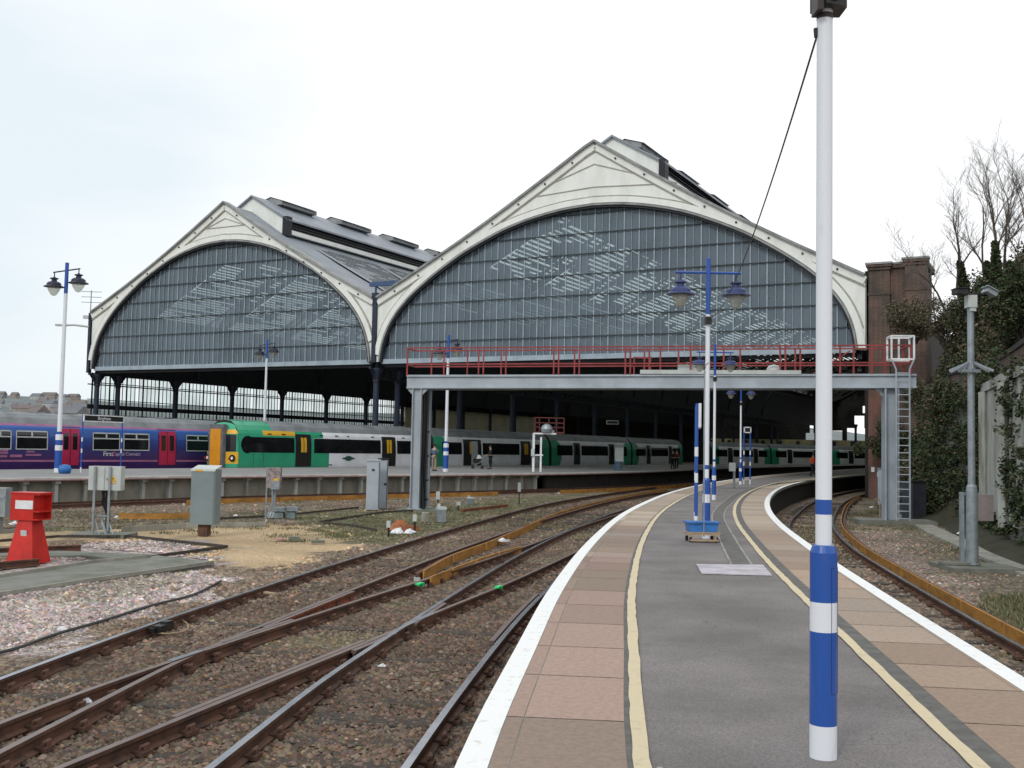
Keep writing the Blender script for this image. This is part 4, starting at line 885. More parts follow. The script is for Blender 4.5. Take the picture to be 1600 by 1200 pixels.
# --- blue and magenta train on the track beyond
OP = CF + TN * 3.75; SH = sx(-260, OP, TD); O = OP + TD * SH; t3 = thing('passenger_train', 'deep blue train with magenta double doors behind the far platform at the left edge', 'train', tuple(O))
Lp = sx(360, OP, TD) - SH; f = lambda px: sx(px, OP, TD) - SH
def fn(x, z):
    if z < .28: return 2
    if z < .42: return 3
    if z > 2.3: return 3
    t = (z - .42) / .9
    if z < 1.0: return 1
    return 0
m = bpy.data.materials.new('blue fading to violet livery'); m.use_nodes = True; n = m.node_tree.nodes; l = m.node_tree.links; b = n['Principled BSDF']; b.inputs['Roughness'].default_value = .3
tcn = n.new('ShaderNodeTexCoord'); sp = n.new('ShaderNodeSeparateXYZ'); l.new(tcn.outputs['Object'], sp.inputs[0]); r = n.new('ShaderNodeValToRGB'); mr = n.new('ShaderNodeMapRange'); mr.inputs['From Min'].default_value = .3; mr.inputs['From Max'].default_value = 2.4
l.new(sp.outputs['Z'], mr.inputs[0]); l.new(mr.outputs[0], r.inputs[0]); e = r.color_ramp.elements; e[0].position = .05; e[0].color = (.06, .024, .11, 1); e[1].position = .9; e[1].color = (.035, .12, .42, 1); x_ = r.color_ramp.elements.new(.4); x_.color = (.03, .038, .18, 1)
l.new(r.outputs[0], b.inputs['Base Color']); M['tlivery'] = m
c = carriage(t3, Lp, lambda x, z: 1 if z < .30 else 2 if z < .42 else 2 if z > 2.32 else 0, [M['tlivery'], M['tviolet'], M['tpink'], M['tdark']], [M['troof']], O, TD, 0)
for a, b_ in ((-150, -100), (-84, -30), (-70 + 54, 16), (26, 73), (146, 186), (194, 232), (292, 326)):
    x0, x1 = f(a), f(b_); mb = MB(); side_quad(mb, x0, x1, 1.02, 1.98, .02); wn = mb.build('window', M['window'], c, world=False); fr = MB()
    for xa, xb, za, zb in ((x0 - .05, x1 + .05, 1.96, 2.03), (x0 - .05, x1 + .05, .97, 1.03), (x0 - .06, x0, .97, 2.03), (x1, x1 + .06, .97, 2.03), (x0, x1, 1.64, 1.71), ((x0 + x1) / 2 - .05, (x0 + x1) / 2 + .05, 1.68, 2.0)): side_quad(fr, xa, xb, za, zb, .035)
    fr.build('window_frame', M['palegrey'], wn, world=False)
for a, b_ in ((96, 124), (249, 274.5)):
    x0, x1 = f(a), f(b_); mb = MB(); side_quad(mb, x0, x1, .1, 2.22, .03); d_ = mb.build('door', M['tmag'], c, world=False); w_ = x1 - x0
    mb = MB(); side_quad(mb, x0 - .08, x1 + .08, .04, 2.32, .012); mb.build('door_surround', M['tviolet'], c, world=False)
    mb = MB(); side_quad(mb, (x0 + x1) / 2 - .02, (x0 + x1) / 2 + .02, .12, 2.2, .04); mb.build('door_seam', M['black'], d_, world=False)
    for q in (.12, .62): mb = MB(); side_quad(mb, x0 + w_ * q, x0 + w_ * (q + .26), 1.0, 1.95, .045); mb.build('door_window', M['window'], d_, world=False)
text_mesh('lettering', 'First', .40, M['white'], c, (f(169.5), -.03, .76), (math.pi / 2, 0, 0)); text_mesh('lettering', 'C', .38, M['tmag'], c, (f(178), -.03, .76), (math.pi / 2, 0, 0)); text_mesh('lettering', 'Capital Connect', .31, pm('pale lettering', (.55, .45, .6), None, 3, .5), c, (f(198), -.03, .76), (math.pi / 2, 0, 0))
mb = MB()
for x0, z, w_, h_ in ((f(1), .92, .9, .12), (f(1), .78, .9, .1), (f(1), .60, .8, .12), (f(26), .62, .7, .14), (f(48), .86, .5, .1), (f(53), .68, .95, .1)): mb.box((x0, -.012, z), (w_, .03, h_))
mb.build('livery_marks', M['tpink'], c, world=False)

# ================================================================== GANTRY
GL = Vector((-4.35, 43.8, 0)); GR = Vector((15.75, 41.1, 0)); GD = (GR - GL).normalized(); GN = Vector((-GD.y, GD.x, 0)); GLEN = (GR - GL).length; GA = math.atan2(GD.y, GD.x)
gan = thing('signal_gantry', 'pale grey steel gantry bridging the tracks with red oxide handrails on top', 'gantry', (GL.x, GL.y, -1.05))
def gp(u, v, z): return GL + GD * u + GN * v + Vector((0, 0, z))
def zb(u): return 3.98 + .26 * u / GLEN
for v in (0, 1.1):
    mb = MB()
    for dz, w_, h_ in ((.03, .3, .06), (.27, .14, .44), (.51, .3, .06)): mb.bar(gp(0, v, zb(0) + dz), gp(GLEN, v, zb(GLEN) + dz), w_, h_)
    mb.build('beam', M['gantry'], gan)
mb = MB(); mb.bar(gp(0, .55, zb(0) + .54), gp(GLEN, .55, zb(GLEN) + .54), 1.3, .05); mb.build('walkway', M['galv'], gan)
mb = MB()
for v in (-.1, 1.2):
    for h_ in (.5, 1.12 + .06): mb.bar(gp(0, v, zb(0) + .5 + h_), gp(GLEN - .2, v, zb(GLEN) + .5 + h_), .055)
    L = .0
    for i, u in enumerate([0, 1.55, 3.0, 3.2, 6.1, 6.3, 9.0, 9.2, 10.4, 11.6, 12.9, 15.1, 15.3, 17.4, 18.6, GLEN - .2]):
        if v > 0: u = min(u + .75, GLEN - .2)
        mb.bar(gp(u, v, zb(u) + .5), gp(u, v, zb(u) + 1.7), .06)
for u in (0, GLEN - .2):
    for h_ in (.5, 1.18): mb.bar(gp(u, -.1, zb(u) + .5 + h_), gp(u, 1.2, zb(u) + .5 + h_), .05)
mb.bar(gp(16.4, 0, zb(16) + .6), gp(17.8, 0, zb(16) + 1.5), .05); mb.build('handrail', M['red_rail'], gan)
mb = MB(); mb.box(gp(9.35, 0, zb(9) + .9), (.06, .06, .75), GA); mb.box(gp(10.0, 0, zb(9) + .9), (.06, .06, .75), GA); mb.box(gp(9.7, 0, zb(9) + 1.25), (.75, .06, .06), GA); mb.build('kick_frame', M['red_rail'], gan)
mb = MB(); mb.bar(gp(9.6, -.12, zb(9.6) + .66), gp(15.9, -.12, zb(15.9) + .62), .12, .16); mb.box(gp(11.6, .2, zb(11) + .85), (1.0, .3, .22), GA); mb.lathe([(.02, .35), (.2, .3), (.3, .15), (.32, 0)], gp(14.9, .3, zb(15) + .62), 12); mb.build('cable_tray', M['palegrey'], gan)
for u, w_ in ((.45, .35), (.70, .15)):
    mb = MB(); h_ = zb(0) + 1.1; v = 0 if u < .5 else 1.1
    for s in (-1, 1): mb.box(gp(u + s * w_ / 2, v, (zb(0) - 1.05) / 2 + .0), (.035, .32, h_), GA)
    mb.box(gp(u, v, (zb(0) - 1.05) / 2), (w_, .05, h_ - .02), GA); mb.box(gp(u, v, -1.0), (w_ + .25, .55, .08), GA)
    for s in (-1, 1): mb.prism([(0, 0), (.28, 0), (0, -.3)], lambda x, y, k: gp(u + s * (w_ / 2 + x), v + (k - .5) * .12, zb(0) + y)) if w_ > .3 else None
    mb.build('leg', M['gantry'], gan)
mb = MB(); mb.box(gp(.72, .3, 1.4), (.2, .12, 4.9), GA)
for z in (.2, 1.2, 2.2, -.6): mb.box(gp(.75, .3, z), (.36, .1, .08), GA)
mb.tube([gp(.72, .1, 3.9), gp(.75, .15, 2), gp(.68, .1, .5), gp(.82, 0, -1)], .05); mb.build('cable_conduit', M['black'], gan)
mb = MB(); mb.box(gp(GLEN - .95, .3, 1.55), (.5, .34, 5.3), GA); mb.box(gp(GLEN - 1.18, .02, 1.55), (.05, .5, 5.3), GA); mb.box(gp(GLEN - .7, .02, 1.55), (.05, .5, 5.3), GA)
for s in (-1, 1): mb.prism([(0, 0), (.3, 0), (0, -.35)], lambda x, y, k: gp(GLEN - .95 + s * (.27 + x), .1 + k * .12, zb(GLEN) + y))
mb.box(gp(GLEN - .95, .1, -.98), (.8, .8, .12), GA); mb.build('leg', M['gantry'], gan)
mb = MB(); ua, ub = GLEN - .84, GLEN - .34
for u in (ua, ub): mb.bar(gp(u, -.45, -1.0), gp(u, -.45, zb(GLEN) + .7), .05)
z = -.8
while z < zb(GLEN) + .7: mb.bar(gp(ua, -.45, z), gp(ub, -.45, z), .035); z += .28
uc = (ua + ub) / 2
for s in (-1, 1): mb.bar(gp(uc + s * .25, -.45, zb(GLEN) + .7), gp(uc + s * .42, -.45, zb(GLEN) + 1.1), .05)
mb.build('ladder', M['gantry'], gan)
mb = MB(); z0, z1 = zb(GLEN) + 1.1, zb(GLEN) + 2.0
for z in (z0, z1):
    for a, b_ in (((-.42, -.45), (.42, -.45)), ((.42, -.45), (.42, .3)), ((.42, .3), (-.42, .3)), ((-.42, .3), (-.42, -.45))): mb.bar(gp(uc + a[0], a[1], z), gp(uc + b_[0], b_[1], z), .06)
for a in ((-.42, -.45), (.42, -.45), (.42, .3), (-.42, .3), (.02, .3)): mb.bar(gp(uc + a[0], a[1], z0), gp(uc + a[0], a[1], z1), .06)
mb.build('safety_cage', M['white'], gan)
mb = MB(); mb.box((*gp(GLEN - .8, .2, -.95).xy, -1.0), (2.9, 1.6, .22), GA); mb.build('plinth', M['conc_mossy'], gan)
mb = MB(); mb.box((*gp(.7, .4, -1.0).xy, -1.05), (1.9, 1.7, .12), GA); mb.build('plinth', M['conc_mossy'], gan)

# ================================================================== LAMP POSTS
def lamp_head(mb_sh, mb_bowl, x, zt, k=1):
    """shade and bowl hanging at x with its hook at zt"""
    mb_sh.tube([(x, 0, zt), (x, 0, zt - .12 * k)], .015 * k, 6); mb_sh.lathe([(.0, .0), (.03, -.0), (.035, -.03), (.11, -.035), (.115, -.06), (.07, -.075), (.075, -.13), (.15, -.15), (.19, -.19), (.195, -.24), (.27, -.27), (.275, -.285), (.18, -.285), (.15, -.27)], (x, 0, zt - .12 * k), 20) if k == 1 else mb_sh.lathe([(r * k, z * k) for r, z in [(.0, .0), (.03, -.0), (.035, -.03), (.11, -.035), (.115, -.06), (.07, -.075), (.075, -.13), (.15, -.15), (.19, -.19), (.195, -.24), (.27, -.27), (.275, -.285), (.18, -.285), (.15, -.27)]], (x, 0, zt - .12 * k), 16)
    mb_bowl.lathe([(r * k, z * k) for r, z in [(.17, -.285), (.17, -.33), (.14, -.40), (.08, -.50), (.03, -.53), (.0, -.535)]], (x, 0, zt - .12 * k), 16)
M['shade'] = pm('blue lamp shade', (.035, .055, .17), (.02, .03, .10), 3, .4); M['shade_dark'] = pm('dark lamp shade', (.02, .025, .05), None, 3, .4)
def short_lamp(label, loc, rz, group='banded lamp posts along the curved platform', speaker=True, pair=False):
    t = thing('lamp_post', label, 'lamp post', loc, rz, group)
    def cyl(name, r, z0, z1, mt, n=24): mb = MB(); mb.lathe([(0, z0), (r, z0), (r, z1), (0, z1)], n=n); o = mb.build(name, mt, t, world=False); return o
    mb = MB(); mb.lathe([(0, -.02), (.071, -.02), (.071, .17)], n=28, mi=1); mb.lathe([(.0715, .17), (.0715, .658)], n=28, mi=0); mb.lathe([(.0712, .658), (.0712, .814)], n=28, mi=1); mb.lathe([(.0715, .814), (.0715, 1.075), (.058, 1.112), (.044, 1.115)], n=28, mi=0); o = mb.build('sleeve', [M['pole_blue'], M['pole_white']], t, world=False, smooth=False)
    mb = MB(); a0_, a1_, rr_ = math.radians(-88), math.radians(-35), .0722
    for a_ in (a0_, a1_): mb.tube([(rr_ * math.cos(a_), rr_ * math.sin(a_), .34), (rr_ * math.cos(a_), rr_ * math.sin(a_), 1.0)], .0016, 4)
    for z_ in (.34, 1.0): mb.tube([(rr_ * math.cos(a0_ + (a1_ - a0_) * q / 6), rr_ * math.sin(a0_ + (a1_ - a0_) * q / 6), z_) for q in range(7)], .0016, 4)
    mb.build('access_door', pm('door edge blue', (.012, .03, .13), None, 2, .3), o, world=False)
    mb = MB(); mb.lathe([(.043, 1.1), (.043, 1.278)], n=24, mi=1); mb.lathe([(.0436, 1.278), (.0436, 1.357)], n=24, mi=0); mb.lathe([(.043, 1.357), (.043, 4.18)], n=24, mi=1); mb.lathe([(.0436, 4.18), (.0436, 5.24), (.02, 5.26), (0, 5.26)], n=24, mi=0); mb.build('pole', [M['pole_blue'], M['pole_white']], t, world=False)
    mb = MB(); mb.tube([(-.62, 0, 4.97), (.62, 0, 4.97)], .024, 8); mb.build('arm', M['pole_blue'], t, world=False)
    for x in (-.52, .52): a_, b_ = MB(), MB(); lamp_head(a_, b_, x, 4.95); s_ = a_.build('lamp_shade', M['shade'], t, world=False); b_.build('lamp_bowl', M['lamp_glass'], s_, world=False)
    if speaker:
        mb = MB(); mb.box((0, -.02, 4.06 if not pair else 4.12), (.11, .16, .14)); mb.tube([(0, -.1, 4.1), (0, -.12, 4.1)], .03, 10); mb.build('loudspeaker', M['black'], t, world=False)
        if pair: mb = MB(); mb.box((-.058, -.02, 4.115), (.035, .12, .19), rz=-.3); mb.box((.06, .0, 4.145), (.10, .14, .19), rz=-.3); mb.lathe([(.0445, 4.0), (.0445, 4.03)]); mb.build('speaker_horns', pm('brown speaker housing', (.05, .035, .03), (.03, .02, .018), 4, .5), t, world=False)
    return t
short_lamp('nearest lamp post, thick blue and white banded pole rising out of the picture', (1.69, 5.71, 0), .3, pair=True)
short_lamp('second lamp post, its two hanging blue lanterns seen whole against the glass', (3.66, 19.74, 0), .0)
short_lamp('third lamp post along the platform, its lanterns just behind the gantry handrail', (6.85, 35.6, 0), .0)
short_lamp('fourth lamp post along the platform, slim and seen below the gantry beam', (11.58, 53.27, 0), .1)
def tall_lamp(label, loc, H, rz):
    t = thing('lamp_post', label, 'lamp post', loc, rz, 'tall lamp posts on the far platforms')
    mb = MB(); mb.lathe([(.17, 0), (.17, .2)], n=14, mi=1); mb.lathe([(.17, .2), (.17, 1.05)], n=14, mi=0); mb.lathe([(.172, 1.05), (.172, 1.3)], n=14, mi=1); mb.lathe([(.17, 1.3), (.17, 1.55)], n=14, mi=0); mb.lathe([(.172, 1.55), (.172, 1.8), (.12, 1.82)], n=14, mi=1); mb.build('sleeve', [M['pole_blue'], M['pole_white']], t, world=False)
    mb = MB(); mb.lathe([(.12, 1.8), (.12, 1.95)], n=14, mi=0); mb.lathe([(.11, 1.95), (.085, H - 1.5)], n=14, mi=1); mb.lathe([(.09, H - 1.5), (.09, H), (0, H)], n=14, mi=0); mb.build('pole', [M['pole_blue'], M['pole_white']], t, world=False)
    mb = MB(); mb.tube([(-.62, 0, H - .50), (0, 0, H - .38), (.62, 0, H - .26)], .035, 6); mb.build('arm', M['shade_dark'], t, world=False)
    for x, z in ((-.56, H - .50), (.56, H - .28)): a_, b_ = MB(), MB(); lamp_head(a_, b_, x, z, 1.75); s_ = a_.build('lamp_shade', M['shade_dark'], t, world=False); b_.build('lamp_bowl', M['lamp_glass'], s_, world=False)
    return t
p = G(90, 738); tall_lamp('tall double lamp post standing clear against the sky at the far left', p, 10.15, .15)
p = DY(412, 700, 84); tall_lamp('tall double lamp post rising from behind the green train', (p.x, p.y, 0), 9.85, .0)
p = G(696, 737); tall_lamp('tall double lamp post just right of the gantry legs on the far platform', (p.x, p.y, 0), 8.8, .0)
# cable sagging from the nearest post to the second
a = Vector((1.69, 5.71, 3.90)) + Vector((-.045, 0, 0)); b_ = Vector((3.69, 19.66, 4.10)); pts = []
for i in range(25):
    t = i / 24; q = a.lerp(b_, t); q.z -= 1.0 * 4 * t * (1 - t) * (.35 + .0 * t); pts.append(q)
mb = MB(); mb.tube(pts, .006, 6); mb.tube([a + Vector((.0, 0, .0)), a + Vector((-.004, 0, .05))], .014, 6); tag(mb.build('overhead_cable', M['black']), 'thin black twisted cable slung between the two nearest lamp posts', 'cable')
# ================================================================== PLATFORM SIGNS
def banded_post(mb, x, h, bands, r=.03):
    z = 0
    for z1, mi in bands: mb.lathe([(r, z), (r, z1)], (x, 0, 0), 10, mi); z = z1
    mb.lathe([(r, h), (0, h)], (x, 0, 0), 10, bands[-1][1])
BANDS = [(.25, 1), (.95, 0), (1.15, 1), (1.5, 0), (1.7, 1), (2.6, 0)]
def name_sign(label, loc, rz, wd, txt=None, h=2.6, bh=.34, proud=True):
    t = thing('station_sign', label, 'sign', loc, rz)
    for s in (-1, 1): mb = MB(); banded_post(mb, s * wd / 2, h, BANDS[:-1] + [(h, 0)], .035); mb.build('post', [M['pole_blue'], M['pole_white']], t, world=False)
    mb = MB(); mb.box((0, -.05, h - bh / 2), (wd, .05, bh)); bd = mb.build('board', M['black'], t, world=False)
    mb = MB()
    for z in (h - .02, h - bh + .02): mb.box((0, -.06, z), (wd + .04, .06, .05))
    for s in (-1, 1): mb.box((s * wd / 2, -.06, h - bh / 2), (.05, .06, bh))
    mb.build('board_frame', M['white'], bd, world=False)
    if txt: text_mesh('lettering', txt, bh * .72, M['white'], t, (0, -.082, h - bh / 2), (math.pi / 2, 0, 0))
    return t
a = G(126, 738); b_ = G(188, 737); c_ = (a + b_) / 2; d = b_ - a
name_sign('dark station name board on two banded posts in front of the blue train', (c_.x, c_.y, 0), math.atan2(d.y, d.x), d.length, 'Brighton', 2.82, .34)
p = G(1087, 821); name_sign('blue banded sign seen edge-on beside the second lamp post', (p.x, p.y, 0), math.radians(80.6), 1.5, None, 2.62, .5)
p = G(1167, 757); name_sign('small sign on twin banded posts beyond the fourth lamp post', (p.x, p.y, 0), 0, .32, None, 2.9, .3)
# small box on a stalk
p = G(1147, 763); t = thing('telephone_post', 'small grey box on a dark post standing on the platform before the far signs', 'post', p)
mb = MB(); mb.box((0, 0, .55), (.09, .09, 1.1)); mb.build('post', M['galv'], t, world=False); mb = MB(); mb.box((-.09, -.02, .95), (.26, .2, .38)); mb.build('box', M['palegrey'], t, world=False)
# trolley with tub and tall mast
p = G(1096, 846); t = thing('trolley', 'low timber trolley carrying a blue tub and a thin upright mast', 'trolley', p, .05)
mb = MB(); mb.box((0, 0, .14), (.56, .42, .03)); mb.box((0, -.19, .165), (.6, .04, .03)); mb.box((0, -.2, .035), (.5, .05, .03)); mb.box((-.2, -.2, .09), (.035, .04, .1)); mb.box((.2, -.2, .09), (.035, .04, .1)); mb.build('deck', M['wood'], t, world=False)
for x in (-.23, .23):
    for y in (-.17, .17): mb = MB(); mb.tube([(x - .02, y, .045), (x + .02, y, .045)], .045, 12); mb.build('wheel', M['tdark'] if 'tdark' in M else M['black'], t, world=False)
mb = MB(); mb.prism([(-.24, .17), (.24, .17), (.27, .34), (-.27, .34)], lambda x, y, k: (x, -.16 + .34 * k, y)); mb.box((0, .01, .345), (.6, .40, .025)); mb.build('tub', M['blue_plastic'], t, world=False)
mb = MB(); mb.tube([(0, -.18, .1), (-.01, -.18, 2.0), (-.01, -.18, 3.05), (.02, -.15, 3.16), (.08, -.1, 3.2)], .013, 8); mb.build('mast', M['galv'], t, world=False)
# blue grit sack at the far-left post
p = G(101, 740); mb = MB(); mb.lathe([(.0, .0), (.26, .02), (.30, .2), (.24, .38), (.08, .42), (0, .42)], p, 10); tag(mb.build('sack', M['blue_plastic'], smooth=True), 'blue sack slumped against the foot of the far left lamp post', 'sack')
# driver monitor stand and its red frame
p = G(833, 737); t = thing('monitor_stand', 'white goalpost stand with grey camera box and red cage on the far platform', 'equipment stand', (p.x, p.y, 0), 0)
k = p.y / F; mb = MB(); mb.box((0, 0, 59.5 * k / 2), (.16, .12, 59.5 * k)); mb.box((11.5 * k, .05, 54 * k / 2), (.13, .12, 54 * k)); mb.box((17 * k, 0, 59.5 * k), (36 * k, .18, .1)); mb.box((7 * k, 0, 26 * k), (16 * k, .08, .1)); mb.build('frame', M['white'], t, world=False)
mb = MB(); mb.box((-1.2 * k, -.1, 30 * k), (.24, .2, .5)); mb.build('box', M['palegrey'], t, world=False)
mb = MB(); mb.lathe([(0, 0), (.35, .02), (.42, .25), (.3, .5), (.1, .62), (0, .62)], (20 * k, 0, 61 * k), 12); mb.box((26 * k, 0, 63 * k), (.5, .2, .2)); mb.build('camera_housing', M['galv'], t, world=False)
mb = MB()
for z in (62, 70, 77, 85): mb.box((24 * k, 1.0, z * k), (48 * k, .05, .06))
for x in (2, 9, 24, 36, 48): mb.box((x * k, 1.0, 73 * k), (.06, .05, 25 * k))
mb.box((24 * k, .5, 61 * k), (48 * k, 1.0, .06)); mb.build('red_cage', pm('dull brown-red frame', (.16, .04, .03), (.1, .03, .02), 2, .7), t, world=False)
p = G(966, 735); k = p.y / F; t = thing('help_point', 'pale equipment cabinet on a blue base on the far platform before the third coach', 'cabinet', (p.x, p.y, 0), .2)
mb = MB(); mb.box((1 * k, 0, 25 * k), (12 * k, .4, 22 * k)); mb.build('panel', M['palegrey'], t, world=False); mb = MB(); mb.box((-2 * k, -.1, 7 * k), (9 * k, .5, 14 * k), taper=.7); mb.box((4 * k, 0, 7 * k), (.1, .1, 14 * k)); mb.build('base', pm('muted blue', (.08, .14, .2), None, 3, .5), t, world=False)
# ================================================================== LINESIDE BOXES
# buffer stop
p = G(44, 879, -1.05); t = thing('buffer_stop', 'bright red tapered buffer stop with a white panel on its head', 'buffer stop', p, -.22)
mb = MB(); mb.prism([(-.33, 0), (.33, 0), (.17, .92), (-.17, .92)], lambda x, y, k: (x, (-.3 + .6 * k) * (1 - .45 * y / .92), y)); mb.build('pedestal', M['red'], t, world=False)
mb = MB(); mb.box((-.06, 0, 1.19), (.56, .42, .56)); 
for z in (.93, 1.10, 1.46): mb.box((.29, 0, z), (.14, .42, .03))
mb.box((.29, .2, 1.19), (.14, .02, .55)); mb.box((.46, 0, 1.19), (.02, .5, .55)) if 0 else None; mb.box((0.01, 0, 1.485), (.73, .45, .03)); mb.build('head', M['red'], t, world=False)
mb = MB(); mb.box((-.0, -.215, 1.24), (.42, .02, .18)); mb.build('white_panel', M['white'], t, world=False)
mb = MB(); mb.box((.02, -.21, .62), (.14, .02, .16), R=Matrix.Rotation(.14, 3, 'X')); mb.build('plate', M['palegrey'], t, world=False)
mb = MB(); 
for i in range(8): mb.box((-.32 + .09 * i, -.31, .03), (.06, .06, .06))
mb.build('bolts', M['red'], t, world=False)
tb = thing('railway_track', 'short rusty siding ending beneath the red buffer stop', 'railway track', tuple(G(0, 884, ZR)))
for px0, px1 in (((-260, 878), (126, 861)), ((-260, 912), (60, 884))):
    mb = MB(); c2 = [G(*px0, ZR), G(*px0, ZR).lerp(G(*px1, ZR), .5), G(*px1, ZR)]; sweep(mb, c2, RP, RM); mb.build('rail', [M['rust_bright'], M['rust']], tb)
p = G(-4, 832, -1.05); t = thing('junction_box', 'dark grey trackside box cut by the left picture edge behind the buffer stop', 'box', p); mb = MB(); mb.box((0, 0, .85), (.55, .4, .8)); mb.box((0, -.21, 1.0), (.5, .02, .05)); mb.build('box', M['galv'], t, world=False); mb = MB(); mb.box((0, 0, .22), (.2, .2, .45)); mb.build('post', M['galv'], t, world=False)
# box on a frame
p = G(163, 836, -1.05); k = p.y / F; t = thing('control_cabinet', 'pale grey cabinet with yellow warning triangle raised on a galvanised frame', 'cabinet', p, .0)
mb = MB(); mb.box((0, 0, 88 * k), (50 * k, .32, 37 * k)); bx = mb.build('box', M['palegrey'], t, world=False)
mb = MB(); mb.box((0, -.165, 88 * k), (.012, .01, 35 * k)); mb.box((4 * k, -.17, 87 * k), (.04, .02, .05)); mb.build('door_seam', M['galv'], bx, world=False)
mb = MB(); mb.prism([(-.085, -.075), (.085, -.075), (0, .08)], lambda x, y, s: (13.5 * k + x, -.166 - .01 * s, 88 * k + y)); tri = mb.build('warning_triangle', M['ty'], bx, world=False)
mb = MB(); mb.prism([(.0, .045), (-.02, -.005), (.0, .0), (-.01, -.045), (.022, .008), (.004, .004)], lambda x, y, s: (13.5 * k + x, -.178 - .006 * s, 88 * k + y - .01)); mb.build('bolt_symbol', M['black'], tri, world=False)
mb = MB(); mb.box((13.5 * k, -.168, 81.5 * k), (.17, .01, .035)); mb.build('warning_strip', M['ty'], bx, world=False)
for x in (-14, 9): mb = MB(); mb.box((x * k, -.2, 53 * k), (.06, .05, 106 * k)); mb.build('post', M['galv'], t, world=False)
mb = MB()
for x in (-3, 8): mb.tube([(x * k, -.1, 45 * k), (x * k, -.1, 20 * k), ((x + 13) * k, -.35, 2 * k)], .025); mb.tube([((x - 10) * k, -.1, 22 * k), ((x + 2) * k, -.3, 2 * k)], .022)
mb.box((0, -.1, 30 * k), (28 * k, .05, .04)); mb.build('brace', M['galv'], t, world=False)
mb = MB()
for i in range(7): x = (-6 + i * 2.2) * k; mb.tube([(x, .0, 70 * k), (x + random.uniform(-.1, .1), .05, 50 * k), (2 * k + i * .015, 0, 30 * k), (2 * k + i * .015, 0, 0)], .02, 5)
mb.build('cables', M['tdark'], t, world=False)
mb = MB(); mb.box((0, -.1, .0), (1.55, 1.1, .12)); tag(mb.build('plinth', M['conc_mossy'], t, world=False))
# tall grey cabinet
p = G(319, 836, -1.05); k = p.y / F; t = thing('location_cabinet', 'tall slate-grey cabinet with sloping lid standing on a short stalk in the sand', 'cabinet', p, -.12)
mb = MB(); W2, D2 = 19.5 * k, .24
pr = [(-W2 + .04, -D2), (W2 - .04, -D2), (W2, -D2 + .04), (W2, D2), (-W2, D2), (-W2, -D2 + .04)]
mb.prism(pr, lambda x, y, s: (x, y, (17 if s == 0 else 102) * k)); bx = mb.build('casing', M['cabgrey'], t, world=False)
mb = MB(); mb.add([(-W2, -D2 - .01, 99 * k), (W2, -D2 - .01, 99 * k), (W2, D2, 106 * k), (-W2, D2, 106 * k), (-W2, -D2, 101.8 * k), (W2, -D2, 101.8 * k), (W2, D2, 108 * k), (-W2, D2, 108 * k)], [(0, 1, 2, 3), (4, 5, 6, 7), (0, 1, 5, 4), (1, 2, 6, 5), (2, 3, 7, 6), (3, 0, 4, 7)]); mb.build('lid', M['palegrey'], t, world=False)
mb = MB(); mb.box((-.12, -D2 - .01, 100 * k), (.2, .02, .05)); mb.build('label_plate', M['ty'], bx, world=False)
mb = MB(); mb.box((-.0, 0, 8 * k), (.28, .26, 18 * k)); mb.build('stalk', M['rust'], t, world=False)
# pair of pale cabinets
for (px, py, wpx, hpx, dark, lab) in ((582, 796, 20, 75, 0, 'wider of two pale grey cabinets left of the gantry legs'), (597.5, 794, 14, 75, 1, 'narrower pale cabinet with a dark lid, pressed against the gantry side of its twin')):
    p = G(px, py, -1.05); k = p.y / F; t = thing('relay_cabinet', lab, 'cabinet', p, .08); mb = MB(); mb.box((0, 0, hpx * k / 2), (wpx * k, .5, hpx * k)); bx = mb.build('casing', M['gantry'], t, world=False)
    mb = MB(); mb.box((0, 0, hpx * k + .03), (wpx * k + .06, .56, .07)); mb.build('lid', M['tdark'] if dark else M['gantry'], t, world=False)
    mb = MB(); mb.box((wpx * k * (.0 if not dark else .25), -.26, hpx * k * (.82 if not dark else .5)), (.1, .03, .08)); mb.box((wpx * k / 2 - .02, -.255, hpx * k / 2), (.02, .02, hpx * k * .94)); mb.build('catch', M['black'], bx, world=False)
# weathered cable box on thin stand
p = G(420, 811, -1.05); k = p.y / F; t = thing('junction_box', 'weathered pinkish cable box with yellow tag on a thin stand', 'box', p)
mb = MB(); mb.box((7 * k, 0, 64 * k), (20 * k, .25, 32 * k)); bx = mb.build('box', pm('stained metal box', (.34, .27, .26), (.16, .15, .15), 7, .7, c2pos=(.42, .58)), t, world=False)
mb = MB(); mb.box((11 * k, -.14, 61 * k), (.18, .02, .1)); mb.build('tag', M['ty'], bx, world=False)
mb = MB(); mb.box((10 * k, -.16, 53 * k), (.3, .1, .3)); mb.build('meter', M['galv'], bx, world=False)
mb = MB(); mb.box((-5 * k, 0, 40 * k), (.05, .05, 80 * k)); mb.tube([(5 * k, 0, 50 * k), (5 * k, 0, 25 * k), (-1 * k, -.1, 4 * k)], .04); mb.tube([(9 * k, 0, 50 * k), (8 * k, 0, 22 * k), (3 * k, -.1, 3 * k)], .04); mb.build('stand', M['galv'], t, world=False)
p = G(447, 809, -1.05); k = p.y / F; t = thing('point_machine', 'low twin grey metal boxes on short legs in the weeds', 'equipment box', p)
mb = MB(); mb.box((-9 * k, 0, 13 * k), (20 * k, .45, 6 * k)); mb.box((10 * k, 0, 14 * k), (20 * k, .45, 6 * k)); mb.build('lid', M['galv'], t, world=False)
for x in (-10, 8): mb = MB(); mb.box((x * k, 0, 6 * k), (14 * k, .35, 13 * k), taper=.85); mb.build('case', M['cabgrey'], t, world=False)
mb = MB(); mb.lathe([(.16, 0), (.16, .12), (.1, .18), (0, .18)], (-22 * k, 0, 0), 10); mb.build('cap', M['palegrey'], t, world=False)
